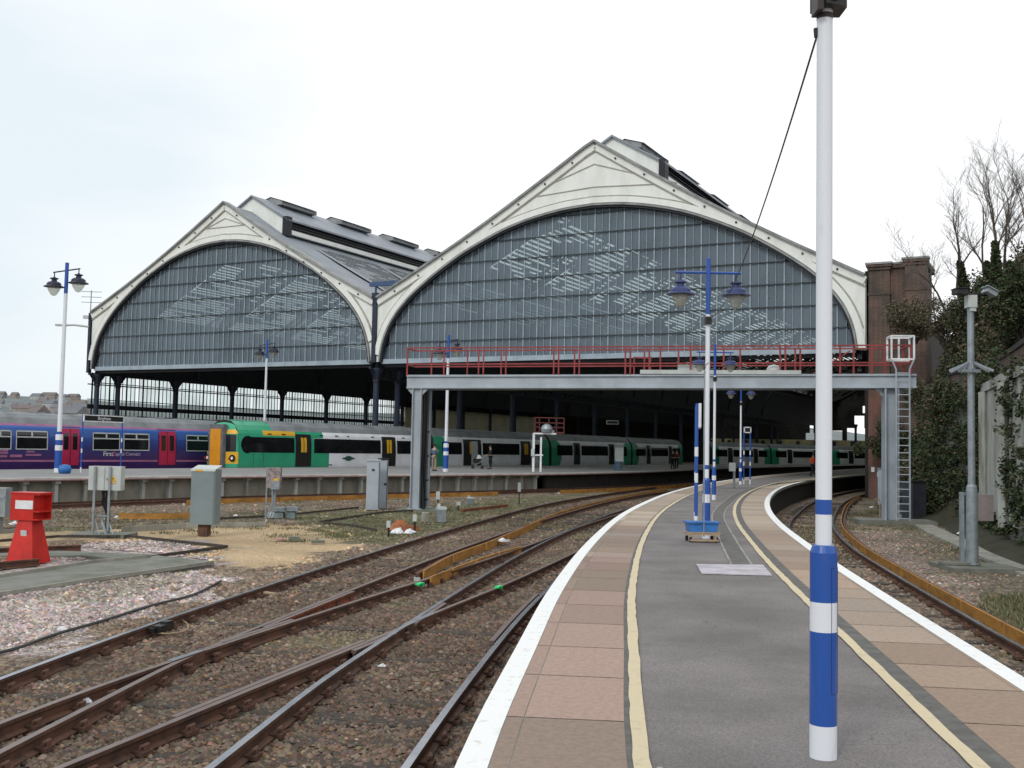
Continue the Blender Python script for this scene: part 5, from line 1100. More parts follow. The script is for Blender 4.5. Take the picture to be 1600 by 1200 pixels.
def marker(px, py, h, lab, w_=8):
    p = G(px, py, -1.05); k = p.y / F; t = thing('marker_post', lab, 'marker post', p, random.uniform(-.2, .2)); mb = MB(); mb.box((0, 0, h * .35 * k), (.05, .05, h * .7 * k)); mb.build('stem', M['tdark'], t, world=False)
    mb = MB(); mb.box((0, 0, h * .78 * k), (w_ * .75 * k, .12, h * .42 * k)); mb.build('head', M['palegrey'], t, world=False)
marker(607, 838, 24, 'nearest short lineside stump with pale square head, left of the rubbish heap'); marker(648, 829, 25, 'short lineside stump with pale head at the right side of the rubbish heap'); marker(684, 797, 29, 'lineside stump with white head just right of the gantry legs'); marker(716, 797, 13, 'tiny white-topped peg in the weeds right of the gantry'); marker(811, 788, 34, 'thin marker stake with white head before the end of the panel wall', 6)
for px, py, w_, h_, lab, mt in ((689, 815, 13, 26, 'squat grey point box with a pale lid below the gantry right leg', 'galv'), (735, 788, 9, 12, 'small blue-grey box in the weeds midway to the far track', 'cabgrey')):
    p = G(px, py, -1.05); k = p.y / F; t = thing('point_box', lab, 'equipment box', p, .2); mb = MB(); mb.box((0, 0, h_ * .36 * k), (w_ * k, .4, h_ * .72 * k)); mb.build('case', M[mt], t, world=False)
    mb = MB(); mb.box((0, 0, h_ * .8 * k), (w_ * k * 1.1, .44, h_ * .16 * k)); mb.box((-w_ * .3 * k, 0, h_ * .95 * k), (.1, .1, .14)); mb.build('lid', M['palegrey'], t, world=False)
p = G(664, 815, -1.05); k = p.y / F; mb = MB(); mb.box((0, 0, 7 * k), (12 * k, .4, 14 * k), taper=.85); o = mb.build('concrete_block', M['conc_pale'], origin=(0, 0, 0)); o.location = p; tag(o, 'pale concrete block under the gantry legs', 'block')
# loose rail length, rubbish, cloths
def place(mb, name, mat, p, lab, cat, group=None, smooth=False, rz=0):
    o = mb.build(name, mat, origin=(0, 0, 0), smooth=smooth); o.location = p; o.rotation_euler = (0, 0, rz); return tag(o, lab, cat, group)
a, b_ = G(722, 798, -1.02), G(792, 790, -1.02); mb = MB(); mb.bar(a, b_, .1, .12); tag(mb.build('loose_rail', M['rust_bright']), 'length of loose rusty rail lying in the weeds right of the gantry', 'rail')
def rag(name, px, py, s, mat, lab, cat='rubbish', seed=0, z=-1.05):
    r = random.Random(seed + int(px)); p = G(px, py, z); mb = MB(); n_ = 7; rings = []
    vs = [(0, 0, s * .55)]
    for k_, (rr_, zz_) in enumerate(((.35, .5), (.75, .25), (1, 0))):
        for j in range(n_): a_ = 2 * math.pi * j / n_; q = rr_ * s * r.uniform(.6, 1.25); vs.append((q * math.cos(a_), q * .6 * math.sin(a_), max(0, zz_ * s * r.uniform(.3, 1.3))))
    fs = [(0, 1 + j, 1 + (j + 1) % n_) for j in range(n_)] + [(1 + k_ * n_ + j, 1 + (k_ + 1) * n_ + j, 1 + (k_ + 1) * n_ + (j + 1) % n_, 1 + k_ * n_ + (j + 1) % n_) for k_ in range(2) for j in range(n_)]
    mb.add(vs, fs); return place(mb, name, mat, p, lab, cat)
M['paper'] = pm('crumpled white plastic', (.75, .76, .78), (.5, .52, .55), 8, .5); M['rag_orange'] = pm('orange rusted scrap', (.38, .13, .05), (.15, .06, .03), 5, .8)
rag('rubbish_bag', 622, 833, .28, M['paper'], 'white crumpled bag in the rubbish heap beside the nearest stump'); rag('rubbish_bag', 640, 833, .26, M['paper'], 'grey-white crumpled bag at the right end of the rubbish heap')
rag('scrap_heap', 626, 828, .55, M['rag_orange'], 'orange-brown scrap heap between the two pale-headed stumps', 'scrap')
rag('plastic_bottle', 132, 1101, .11, M['paper'], 'crumpled pale plastic bottle lying between two rails at lower left', 'bottle'); rag('litter', 97, 984, .09, M['paper'], 'white litter on the pink ballast near the cable', 'litter'); rag('litter', 786, 846, .20, M['paper'], 'white plastic scrap on the short ochre board', 'litter', z=-.96)
rag('litter', 597, 1041, .06, M['paper'], 'tiny white paper scraps between the crossing rails', 'litter'); rag('litter', 368, 806, .10, M['paper'], 'white scrap on the verge behind the slate-grey cabinet', 'litter'); rag('litter', 183, 809, .12, M['paper'], 'white scrap beside the framed cabinet', 'litter'); rag('litter', 22, 820, .2, M['paper'], 'pale torn sheet on the ground behind the buffer stop', 'litter')
p = G(423, 927, -.90); mb = MB(); mb.box((0, 0, 0), (.07, .30, .03), rz=.9); place(mb, 'wooden_wedge', M['wood'], p, 'short pale pinkish wedge lying on the ballast by the upper rail', 'wedge')
for px, py, lab in ((656, 912, 'bright green clamp on the rail left of the short ochre board'), (779, 917, 'bright green clamp on the rail nearer the platform')):
    p = G(px, py, -.91); mb = MB(); mb.box((0, 0, 0), (.22, .09, .03), rz=.0); mb.box((.05, 0, -.03), (.03, .10, .05)); place(mb, 'rail_clamp', pm('vivid green plastic', (.03, .72, .22), (.02, .5, .15), 8, .5), p, lab, 'clamp', 'green rail clamps', rz=1.2)
for px, py, lab in ((460, 842, 'small dark block lying on the sand'), (497, 846, 'dark flat offcut at the right edge of the sand')):
    p = G(px, py, -1.0); mb = MB(); mb.box((0, 0, 0), (.30, .14, .13) if px < 480 else (.36, .2, .07), rz=.2); place(mb, 'timber_block', M['conc_mossy'], p, lab, 'block')
rag('rubble', 440, 845, .2, pm('pink rubble', (.4, .26, .24), (.2, .12, .1), 9, .9), 'small patch of pinkish rubble on the sand', 'rubble')
p = G(255, 980, -.97); mb = MB(); mb.box((0, 0, .0), (.38, .13, .09), rz=.1); mb.box((.08, 0, .05), (.15, .11, .05)); mb.box((-.2, .02, -.01), (.1, .09, .06)); place(mb, 'track_lead_box', M['black'], p, 'black cable connector box clamped inside the upper rail', 'connector', rz=1.3)
pts = [G(x, y, -1.02) for x, y in ((235, 987), (260, 990), (288, 986), (292, 974), (282, 968))]; mb = MB(); mb.tube(cr(pts, .05), .012, 5); tag(mb.build('bonding_cable', M['wood']), 'pale looped bond wire beside the black connector box', 'cable')
pts = [G(x, y, -1.04) for x, y in ((-30, 1026), (20, 1015), (80, 993), (160, 970), (240, 945), (300, 930), (345, 908))]; mb = MB(); mb.tube(smooth_pl(cr(pts, .2), 1), .022, 6); tag(mb.build('ground_cable', M['black']), 'black cable lying along the edge of the pink ballast', 'cable')
# concrete walkway troughs and timber edging on the left
def slabs(name, px, mat, lab, z=-1.0, th=.1, cat='walkway'):
    P_ = [G(x, y, z) for x, y in px]; mb = MB(); mb.prism([(p.x, p.y) for p in P_], lambda x, y, s: (x, y, z - th * s)); return tag(mb.build(name, mat), lab, cat)
slabs('trough_walkway', [(-60, 935), (-60, 901), (0, 897), (180, 872), (240, 867), (335, 878), (328, 882), (130, 905), (0, 926)], M['conc_mossy'], 'mossy concrete cable trough running left to right in front of the buffer stop')
slabs('trough_walkway', [(-60, 864), (-60, 857), (0, 855), (130, 862), (232, 866), (180, 872), (130, 868), (0, 868)], M['conc_mossy'], 'dull green-grey concrete strip behind the buffer stop', z=-1.03)
def edging(px, lab, w_=.05, h_=.07, z=-1.02, mat='sleeper'):
    P_ = [G(x, y, z) for x, y in px]; mb = MB()
    for a, b_ in zip(P_[:-1], P_[1:]): mb.bar(a, b_, w_, h_)
    tag(mb.build('timber_edging', M[mat]), lab, 'edging', 'timber edging boards')
edging([(-40, 848), (90, 838), (205, 838), (355, 854)], 'dark timber edging running behind the upper pink ballast to a point in the sand')
edging([(355, 854), (235, 870)], 'short timber edging closing the right end of the pink ballast')
edging([(-40, 905), (0, 900), (140, 878), (235, 869)], 'pale edging strip on the far side of the concrete trough', mat='concrete', z=-.97)
edging([(-40, 935), (0, 928), (135, 907), (333, 879)], 'pale edging strip on the near side of the concrete trough', mat='concrete', z=-.97)
edging([(190, 829), (290, 822), (415, 820), (416, 816)], 'low grey kerb crossing behind the slate-grey cabinet', mat='concrete', h_=.2)
edging([(300, 812), (430, 806), (560, 793)], 'dark edging behind the low twin boxes')
edging([(500, 815), (600, 800), (690, 795)], 'dark edging leading from the weeds to the gantry foot'); edging([(500, 816), (560, 822), (588, 828)], 'dark edging dropping towards the nearest stump')
# ================================================================== PERSONS
def chain_mesh(name, pts, edges, rad, mat, parent, sub=1):
    me = bpy.data.meshes.new(name); me.from_pydata([tuple(p) for p in pts], edges, []); o = bpy.data.objects.new(name, me); COL.objects.link(o)
    o.modifiers.new('s', 'SKIN'); sk = me.skin_vertices[0].data if me.skin_vertices else None
    if sk is None:
        bpy.context.view_layer.objects.active = o; bpy.ops.object.mode_set(mode='EDIT'); bpy.ops.mesh.customdata_skin_add(); bpy.ops.object.mode_set(mode='OBJECT'); sk = me.skin_vertices[0].data
    for i, r in enumerate(rad): sk[i].radius = (r if isinstance(r, tuple) else (r, r))
    sk[0].use_root = True; m_ = o.modifiers.new('u', 'SUBSURF'); m_.levels = m_.render_levels = sub
    me2 = bpy.data.meshes.new_from_object(o.evaluated_get(bpy.context.evaluated_depsgraph_get())); bpy.data.objects.remove(o); me2.materials.clear(); me2.materials.append(mat); me2.shade_smooth()
    o2 = bpy.data.objects.new(name, me2); COL.objects.link(o2)
    if parent is not None: o2.parent = parent
    return o2
def person(label, loc, rz, top, legs, hair=(.02, .015, .01), H=1.74, stride=.12, arm=(0.05, .15), bend=0, shoes=None, group=None):
    s = H / 1.74; r_ = thing('person', label, 'person', loc, rz, group); V = lambda x, y, z: Vector((x, y - bend * max(0, z - .95), z)) * s
    L = [V(-.09, 0, .92), V(-.10, -stride * .4, .50), V(-.10, stride * .5 + .03, .09), V(-.10, stride * .5 - .10, .04)]; R = [V(.09, 0, .92), V(.10, stride * .5, .50), V(.10, -stride * .6 + .03, .09), V(.10, -stride * .6 - .12, .04)]
    pts = [V(0, 0, .98), V(0, .0, 1.2), V(0, .01, 1.40), V(0, -.01, 1.50), V(0, -.02, 1.58), V(0, -.025, 1.68)] + L + R
    A = []
    for sg, (fy, fz) in ((-1, arm), (1, (arm[0], arm[1]))): A += [V(sg * .17, 0, 1.42), V(sg * .24, .02 - fy * .3, 1.14), V(sg * .22, -.06 - fy, .90 + fz), V(sg * .21, -.09 - fy * 1.2, .82 + fz * 1.15)]
    pts += A; e = [(0, 1), (1, 2), (2, 3), (3, 4), (4, 5), (0, 6), (6, 7), (7, 8), (8, 9), (0, 10), (10, 11), (11, 12), (12, 13), (2, 14), (14, 15), (15, 16), (16, 17), (2, 18), (18, 19), (19, 20), (20, 21)]
    rad = [(.12, .09), (.12, .09), (.14, .09), .05, .075, (.078, .09), .075, .055, .042, .04, .075, .055, .042, .04, .05, .042, .033, .035, .05, .042, .033, .035]
    rad = [tuple(q * s * .95 for q in x) if isinstance(x, tuple) else x * s * .95 for x in rad]
    chain_mesh('body', pts, e, rad, M['skin'], r_)
    # face: nose, eyes, mouth
    mb = MB(); c_ = V(0, -.025, 1.64); mb.box(c_ + Vector((0, -.095 * s, -.01)), (.022, .03, .04)); 
    mb.build('nose', M['skin'], r_, world=False)
    mb = MB(); [mb.lathe([(0, -.01), (.011, 0), (0, .01)], c_ + Vector((x, -.082 * s, .02)), 6) for x in (-.032, .032)]; mb.build('eyes', M['black'], r_, world=False)
    tp = [0, 1, 2, 14, 15, 16, 18, 19, 20]; mp2 = {k: i for i, k in enumerate(tp)}
    chain_mesh('jacket', [pts[i] for i in tp], [(mp2[a], mp2[b]) for a, b in e if a in mp2 and b in mp2], [(.155 * s, .12 * s), (.15 * s, .115 * s), (.165 * s, .11 * s)] + [.075 * s, .062 * s, .048 * s] * 2, top, r_)
    lg = [0, 6, 7, 8, 10, 11, 12]; mp3 = {k: i for i, k in enumerate(lg)}
    chain_mesh('trousers', [pts[i] for i in lg], [(mp3[a], mp3[b]) for a, b in e if a in mp3 and b in mp3], [(.14 * s, .11 * s)] + [.098 * s, .078 * s, .062 * s] * 2, legs, r_)
    for k in (9, 13): mb = MB(); q = pts[k]; mb.box((q.x, q.y + .05, .045), (.09, .27, .09), taper=.75); mb.build('shoe', M['black'], r_, world=False)
    hp = V(0, -.005, 1.70); mb = MB(); mb.lathe([(0, .085 * s), (.06 * s, .07 * s), (.092 * s, .02 * s), (.095 * s, -.04 * s), (.07 * s, -.09 * s)], hp, 12); mb.build('hair', pm('hair %.3f' % hair[0], hair, None, 9, .7), r_, world=False, smooth=True)
    return r_
cl = lambda n_, c: pm('cloth ' + n_, c, tuple(v * .7 for v in c), 6, .9)
p = G(678, 736); person('person in a blue-grey top and beige trousers just right of the gantry legs', (p.x, p.y, 0), 2.6, cl('bluegrey', (.10, .15, .21)), cl('beige', (.32, .25, .19)), arm=(.12, .45), stride=.05)
p = G(766, 733); person('person in dark clothes beside the open train door', (p.x, p.y, 0), -1.3, cl('black', (.015, .015, .018)), cl('dark', (.012, .012, .015)), hair=(.05, .02, .012), arm=(.2, .15))
q = p + Vector((-.95, 0, 0)); t = thing('pushchair', 'dark pushchair with pale hood held by the person in dark clothes', 'pushchair', q)
mb = MB(); mb.prism([(-.3, .45), (.25, .4), (.3, .75), (0, 1.0), (-.35, .7)], lambda x, y, s: (x, -.2 + .4 * s, y)); mb.build('seat', cl('black', (.015, .015, .018)), t, world=False)
mb = MB(); mb.prism([(-.1, .75), (.32, .78), (.18, 1.02), (0, 1.05)], lambda x, y, s: (x, -.22 + .44 * s, y)); mb.build('hood', M['palegrey'], t, world=False)
for x in (-.35, .35):
    for y in (-.2, .2): mb = MB(); mb.tube([(x, y - .02, .13), (x, y + .02, .13)], .13, 12); mb.build('wheel', M['black'], t, world=False)
mb = MB(); [mb.tube([(-.35, y, .13), (.2, y, .5), (.55, y, 1.05)], .015, 5) or mb.tube([(.35, y, .13), (-.1, y, .5)], .015, 5) for y in (-.2, .2)]; mb.build('frame', M['galv'], t, world=False)
p = G(1051, 733); person('person in dark coat, left of the couple on the far platform', (p.x, p.y, 0), .3, cl('darkcoat', (.02, .018, .022)), cl('dark', (.012, .012, .015)))
p = G(1057, 733); person('person in dull red jacket, right of the couple on the far platform', (p.x, p.y, 0), -.2, cl('dullred', (.20, .04, .04)), cl('dark', (.012, .012, .015)))
p = G(1270, 744); person('person in fluorescent orange jacket walking at the far end of the curved platform', (p.x, p.y, 0), .4, cl('hivis', (.85, .10, .03)), cl('navytr', (.02, .022, .03)), stride=.3, H=1.6)
q = DY(957, 660, 112); t = thing('hanging_sign', 'small pale-framed sign hanging inside the shed above the train', 'sign', (q.x, q.y, q.z - .4)); mb = MB(); mb.box((0, 0, .4), (1.3, .1, .42)); bd = mb.build('board', M['palegrey'], t, world=False); mb = MB(); mb.box((0, -.06, .4), (1.12, .03, .26)); mb.build('panel', M['tdark'], bd, world=False); mb = MB(); mb.tube([(-.5, 0, .6), (-.5, 0, 4)], .02, 5); mb.tube([(.5, 0, .6), (.5, 0, 4)], .02, 5); mb.build('hangers', M['tdark'], t, world=False)
# ================================================================== HILL, HOUSES
def terrain(name, xs, ys, fz, mat, tint=None):
    X, Y = np.meshgrid(xs, ys); Z = fz(X, Y); me = bpy.data.meshes.new(name); i_ = np.arange(X.size).reshape(X.shape)
    me.from_pydata(np.stack([X, Y, Z], -1).reshape(-1, 3).tolist(), [], np.stack([i_[:-1, :-1], i_[:-1, 1:], i_[1:, 1:], i_[1:, :-1]], -1).reshape(-1, 4).tolist()); me.materials.append(mat); me.shade_smooth()
    o = bpy.data.objects.new(name, me); COL.objects.link(o); return o
hf = lambda X, Y: -1.2 + np.clip((Y - 700) / 800, 0, 1) ** .8 * (66 - np.clip((X + 900) / 700, -1, 1.3) * 24 + 6 * vnoise(X, Y, .006, 20) + 3 * vnoise(X, Y, .03, 21)) * np.clip((2100 - Y) / 300, .2, 1)
tag(terrain('hills', np.linspace(-2200, 400, 120), np.linspace(690, 2100, 60), hf, pm('distant hillside', (.17, .195, .20), (.125, .15, .15), .02, .95, c2pos=(.4, .6))), kind='structure')  # slight haze put into the grey-blue hill colour
wallm = [pm('pale distant wall', (.42, .43, .42), None, .2, .8), pm('buff distant wall', (.32, .28, .25), None, .2, .8)]; roofm = [pm('distant red roof', (.185, .155, .155), None, .2, .8), pm('distant slate roof', (.17, .18, .20), None, .2, .8)]  # wall and roof colours muted in place of haze
rh = random.Random(5)
hs = [(rh.uniform(-5, 128), rh.uniform(626, 648)) for i in range(18)]
adj = ['pale', 'buff', 'pinkish', 'white', 'grey']
for i, (px, py) in enumerate(sorted(hs)):
    Y = 950 + (652 - py) * 22; q = DY(px, py, Y); q.z = float(hf(np.array([[q.x]]), np.array([[q.y]]))[0, 0]) - 1; mb = MB(); L_, w_, h_ = rh.uniform(9, 22), 8, rh.uniform(4, 6); mb.box((0, 0, h_ / 2), (L_, w_, h_)); 
    t = thing('house', '', 'house', q, rh.uniform(-.5, .3), 'distant houses scattered over the hillside'); mb.build('wall', wallm[i % 2], t, world=False)
    rb = MB(); rb.prism([(-w_ / 2 - .5, h_), (w_ / 2 + .5, h_), (0, h_ + 4)], lambda x, y, s: ((s - .5) * (L_ + 1), x, y)); rb.build('roof', roofm[0 if rh.random() < .4 else 1], t, world=False)
    t['label'] = 'distant hillside house with %s roof, one of the many left of the train shed' % ('red' if rb and roofm[0] == t.children[1].data.materials[0] else 'slate')
for px, w_, lab in ((112, 34, 'long low cream building beyond the blue train beside the shed corner'), (60, 14, 'small red-roofed building just above the blue train roof')):
    q = DY(px, 652, 300); t = thing('low_building', lab, 'building', (q.x, q.y, -1.1)); mb = MB(); W_ = w_ * 300 / F; mb.box((0, 0, 5), (W_, 8, 10 if px > 100 else 9)); mb.build('wall', M['cream'] if px > 100 else wallm[1], t, world=False)
    rb = MB(); rb.prism([(-5, 10), (5, 10), (0, 12.2)], lambda x, y, s: ((s - .5) * (W_ + .6), x, y)); rb.build('roof', roofm[0 if px < 100 else 1], t, world=False)
# ================================================================== RIGHT BANK
WL = [Vector(p) for p in ((12.6, 20, 0), (14.4, 29.5, 0), (16.6, 36.5, 0), (18.0, 41.3, 0), (18.5, 45.5, 0), (19.7, 51, 0), (21.9, 58.5, 0), (23.3, 61.8, 0), (25.6, 63.6, 0), (28.6, 68.5, 0), (45, 99, 0))]
WC = smooth_pl(cr(WL, .5), 2); WN = normals(WC); wx = np.array([p.x for p in WC]); wy = np.array([p.y for p in WC])
def wallx(Y): return np.interp(Y, wy, wx, left=wx[0] - (wy[0] - 10) * 0, right=wx[-1])
def bankz(X, Y):
    d = X - wallx(Y); near = np.clip((45 - Y) / 4, 0, 1)                        # near part stands behind the wall, far part is a slope
    slope = -1.1 + np.clip(d + .4, 0, 4.2) * 2.6 + np.clip(d - 6.5, 0, 30) * .12; flat = np.where(d > .7, 4.3 + np.clip(d - 1.5, 0, 6) * .85 + np.clip(d - 7.5, 0, 10) * .1, -1.2)
    foot = np.where((d < 0) & (d > -1.8), (d + 1.8) * .28, 0)
    return np.where(near > .5, flat, slope) + np.where(d > .8, 1.0 * (vnoise(X, Y, .35, 30) - .5) + .4 * (vnoise(X, Y, 1.2, 31) - .5), 0) * 1.0 + foot
M['earth'] = pm('brambly earth', (.05, .048, .03), (.028, .03, .016), 1.2, .95, bump=.6, bscale=8)
tag(terrain('embankment', np.arange(9, 60, .5), np.arange(16, 92, .5), lambda X, Y: np.where(X < wallx(Y) - 1.8, -1.3, bankz(X, Y)), M['earth']), kind='structure')
yw0, yw1 = 18, 46
wc = [p for p in WC if p.y < 46.5]
rw = thing('retaining_wall', 'concrete retaining wall with streaked panels under a dark brick parapet on the right', 'wall', (14, 28, -1.1))
mb = MB(); sweep(mb, wc, [(0, -1.3), (.5, -1.3), (.5, 4.15), (.1, 4.15)]); mb.build('wall_face', M['conc_mossy'], rw)
pn = [p for p in WC if 27 < p.y < 41.3]; mb = MB(); 
for a, b_ in ((0, 9), (10, 20), (21, 31)):
    sg = pn[a:b_ + 1]
    if len(sg) > 1: sweep(mb, offs(sg, -.12), [(0, -.4), (.12, -.4), (.16, 3.9), (.04, 3.9)])
mb.build('concrete_panels', M['conc_pale'], rw)
mb = MB(); sweep(mb, offs([p for p in WC if p.y < 41.5], -.16), [(0, 3.92), (.6, 3.92), (.6, 4.22), (0, 4.22)]); mb.build('ledge', M['conc_pale'], rw)
mb = MB(); 
for i in range(0, len(pn), 10): p = pn[i] - WN[0] * .15; mb.box((p.x, p.y, 1.7), (.28, .28, 4.4), .35)
mb.build('buttress', M['conc_pale'], rw)
mb = MB(); sweep(mb, offs(wc, .55), [(0, 4.1), (.4, 4.1), (.4, 5.15), (0, 5.15)]); mb.build('parapet', M['brick'], rw)
mb = MB(); sweep(mb, offs(wc, .48), [(0, 5.15), (.55, 5.15), (.55, 5.32), (0, 5.32)]); mb.build('parapet_coping', M['brick_dark'], rw)
# ivy and bramble
IV = [(.036, .062, .026), (.055, .088, .034), (.072, .11, .044), (.024, .042, .02), (.09, .085, .05), (.10, .078, .052)]
IVB = [(.115, .095, .062), (.15, .115, .078), (.085, .085, .048), (.06, .08, .035), (.18, .14, .10)]
cs = []; rb_ = random.Random(9)
for i in range(1150):
    y = rb_.uniform(43, 74); d = rb_.uniform(-.5, 6) if y < 62 else rb_.uniform(.6, 6); x = float(wallx(np.array([y]))[0]) + d; z = float(bankz(np.array([[x]]), np.array([[y]]))[0, 0])
    if rb_.random() < .9: cs.append((x, y, z + .1, rb_.uniform(.5, 1.1)))
leaves('bramble_thicket', [c for c in cs if c[0] - float(wallx(np.array([c[1]]))[0]) > .9], 125000, .075, IVB, M['leaf'], kind='stuff')
leaves('ivy_cover', [c for c in cs if c[0] - float(wallx(np.array([c[1]]))[0]) <= 2.6], 60000, .07, IV, M['leaf'], kind='stuff')
cs = []
for i in range(420):      # ivy hanging on the near wall, leaving the pale panels bare
    y = rb_.choice([rb_.uniform(19, 32.5), rb_.uniform(38.2, 40), rb_.uniform(41, 46), rb_.uniform(27.5, 46)]); z = rb_.uniform(-1, 4.6) if not (32.5 < y < 41) or 38.2 < y < 40 else rb_.choice([rb_.uniform(4.3, 5.0), rb_.uniform(-1, -.3)])
    i_ = min(range(len(WC)), key=lambda k: abs(WC[k].y - y)); p = WC[i_] - WN[i_] * .15; cs.append((p.x, p.y, z, rb_.uniform(.15, .36)))
leaves('wall_ivy', cs, 42000, .055, IV, M['leaf'], kind='stuff')
cs = []
for i in range(420):      # growth on top of the wall and on the slope behind
    y = rb_.uniform(18, 46); x = float(wallx(np.array([y]))[0]) + rb_.uniform(1.4, 10); z = float(bankz(np.array([[x]]), np.array([[y]]))[0, 0]); cs.append((x, y, z + .2, rb_.uniform(.4, .9)))
leaves('undergrowth', cs, 60000, .06, IVB + IV[:3], M['leaf'], kind='stuff')
# bushes: things of their own
def bush(label, x, y, z, r, n, cols, h=1.0, group='bushes on the cutting side'):
    t = thing('bush', label, 'bush', (x, y, z), 0, group); mb = MB()
    for k in range(7): a = rb_.uniform(0, 6.3); mb.tube([(0, 0, 0), (r * .3 * math.cos(a), r * .3 * math.sin(a), r * .6), (r * .6 * math.cos(a), r * .6 * math.sin(a), r * 1.1 * h)], [.05, .03, .012], 5)
    mb.build('stem', M['bark'], t, world=False); cs_ = [(x + rb_.gauss(0, .4) * r, y + rb_.gauss(0, .4) * r, z + r * h * rb_.uniform(.3, 1.4), r * rb_.uniform(.25, .45)) for k in range(16)]
    leaves('foliage', cs_, int(n * 1.6), .06, cols, M['leaf'], parent=t); return t
def bz(x, y): return float(bankz(np.array([[x]]), np.array([[y]]))[0, 0])
for lab, px, Y, r, n_, co, py in (('dark leafy bush at the foot of the bank behind the gantry ladder', 1450, 51, 1.6, 5000, IVB, 740), ('ivy-green bush climbing the bank left of the camera pole', 1480, 46, 1.8, 6000, IVB[:3] + IV[:2], 640), ('tangled olive bush on the bank crest right of the brick pier', 1432, 60, 1.7, 4500, IVB, 500), ('twiggy brown bush on the crest beneath the leaning bare tree', 1478, 54, 1.7, 4500, IVB, 510), ('green bush against the lower brick pier', 1385, 63, 1.5, 5000, IV, 690), ('dense evergreen bush on the crest behind the camera pole', 1545, 50, 2.1, 6500, IV, 480), ('evergreen mass at the right picture edge above the parapet', 1600, 42, 2.0, 6500, IV, 480), ('low dark bush beside the grey bin', 1462, 45, 1.1, 3500, IV, 790)):
    q = DY(px, py, Y); bush(lab, q.x, q.y, q.z - r * .8, r, n_, co)
# bare trees
M['twig'] = pm('twigs', (.17, .15, .135), (.10, .085, .075), 6, .9)
def bare_tree(label, px, py0, Y, H_, lean, seed, spread=1.0, ivy=.55, r0=.16, tips=True):
    H = H_ * .47; r = random.Random(seed); b0 = DY(px, py0, Y); t = thing('bare_tree', label, 'tree', b0, 0, 'bare trees on top of the cutting'); tk = MB(); tw = MB(); iv = []
    def limb(p, d, L, rad, dep):
        n_ = 5; pts = [p]; 
        for i in range(n_): d = (d + Vector((r.uniform(-.22, .22), r.uniform(-.22, .22), r.uniform(-.06, .12)))).normalized(); pts.append(pts[-1] + d * L / n_)
        (tk if dep < 2 else tw).tube(pts, [rad * (1 - .62 * i / n_) for i in range(n_ + 1)], 6 if dep < 2 else 3, cap=False)
        if dep >= 4: return
        for i in range(1, n_ + 1):
            for q in range(r.choice((1, 2)) if dep < 2 else 1):
                if dep == 0 and i < 2: continue
                a = r.uniform(0, 6.28); s_ = r.uniform(.5, 1.2) * spread; dd = (d + Vector((math.cos(a) * s_, math.sin(a) * s_, r.uniform(.0, .35)))).normalized(); limb(pts[i], dd, L * r.uniform(.32, .55), rad * (1 - .6 * i / n_) * .55 + .002, dep + 1)
    limb(Vector((0, 0, -1.0)), Vector(lean).normalized(), H + 1, r0 * .7, 0)
    tk.build('trunk', M['bark'], t, world=False); tw.build('crown', M['twig'], t, world=False)
    if ivy:
        cs_ = [tuple(b0 + Vector(lean).normalized() * (H * ivy * 1.25 * k / 14) + Vector((0, 0, -.4))) + (.30 * (1.2 - k / 18),) for k in range(14)]; leaves('ivy', cs_, 3200, .07, IV, M['leaf'], parent=t)
    return t
bare_tree('slender bare tree nearest the brick pier, pale stem leaning left', 1484, 470, 52, 6.0, (-.32, 0, 1), 3, .9, 0, .09)
bare_tree('leaning bare tree with ivy-thick trunk left of the camera pole', 1512, 470, 48, 6.6, (-.16, 0, 1), 8, .9, .6, .17)
bare_tree('tallest bare tree, ivy to mid height, right of the camera pole', 1558, 440, 46, 7.6, (-.04, 0, 1), 5, .7, .5, .15)
bare_tree('thin bare tree close behind the tallest one, leaning left', 1548, 440, 50, 7.8, (-.14, 0, 1), 14, .6, .3, .10)
bare_tree('forked bare tree second from the right picture edge', 1575, 440, 44, 6.8, (.06, 0, 1), 21, .8, .3, .12)
bare_tree('bare tree cut by the right picture edge', 1606, 450, 42, 7.0, (-.03, 0, 1), 33, .8, .3, .13)
bare_tree('small twiggy bare tree low beside the brick pier', 1466, 500, 56, 4.2, (-.25, 0, 1), 41, 1.2, 0, .06)
# ================================================================== RIGHT SIDE FURNITURE
p = G(1519, 882, -.95); k = p.y / F; t = thing('camera_pole', 'grey steel pole with security cameras on top, right of the curved track', 'camera pole', p, 0)
mb = MB(); mb.lathe([(.19, 0), (.19, .03), (.145, .05), (.13, 1.75), (.12, 1.85), (.085, 1.9), (.078, 6.25)], n=20); mb.build('pole', M['galv'], t, world=False, smooth=False)
mb = MB(); mb.box((0, -.02, 6.3), (.22, .22, .3)); mb.box((.02, -.05, 6.12), (.14, .12, .12)); mb.build('junction_box', M['palegrey'], t, world=False)
mb = MB(); mb.tube([(-.28, 0, 6.5), (.46, 0, 6.46)], .025); mb.build('arm', M['tdark'], t, world=False)
for x, z, a in ((-.3, 6.52, 0), (.42, 6.52, .5)): mb = MB(); mb.box((x, -.1, z), (.26, .34, .12), R=Matrix.Rotation(a, 3, 'Y')); mb.box((x, -.12, z + .07), (.30, .4, .02), R=Matrix.Rotation(a, 3, 'Y')); mb.build('camera', M['black'] if x < 0 else M['galv'], t, world=False)
mb = MB()
for j in range(9): a = 2 * math.pi * j / 9 + .2; mb.bar((0, 0, 4.85), (.5 * math.cos(a), .5 * math.sin(a), 4.62), .02, .06)
mb.box((-.08, -.1, 4.62), (.5, .1, .08)); mb.build('spike_collar', M['galv'], t, world=False)
mb = MB(); mb.box((.30, .1, 1.35), (.40, .3, .62)); mb.build('cabinet', pm('rosy grey box', (.26, .22, .22), (.17, .15, .15), 3, .6), t, world=False)
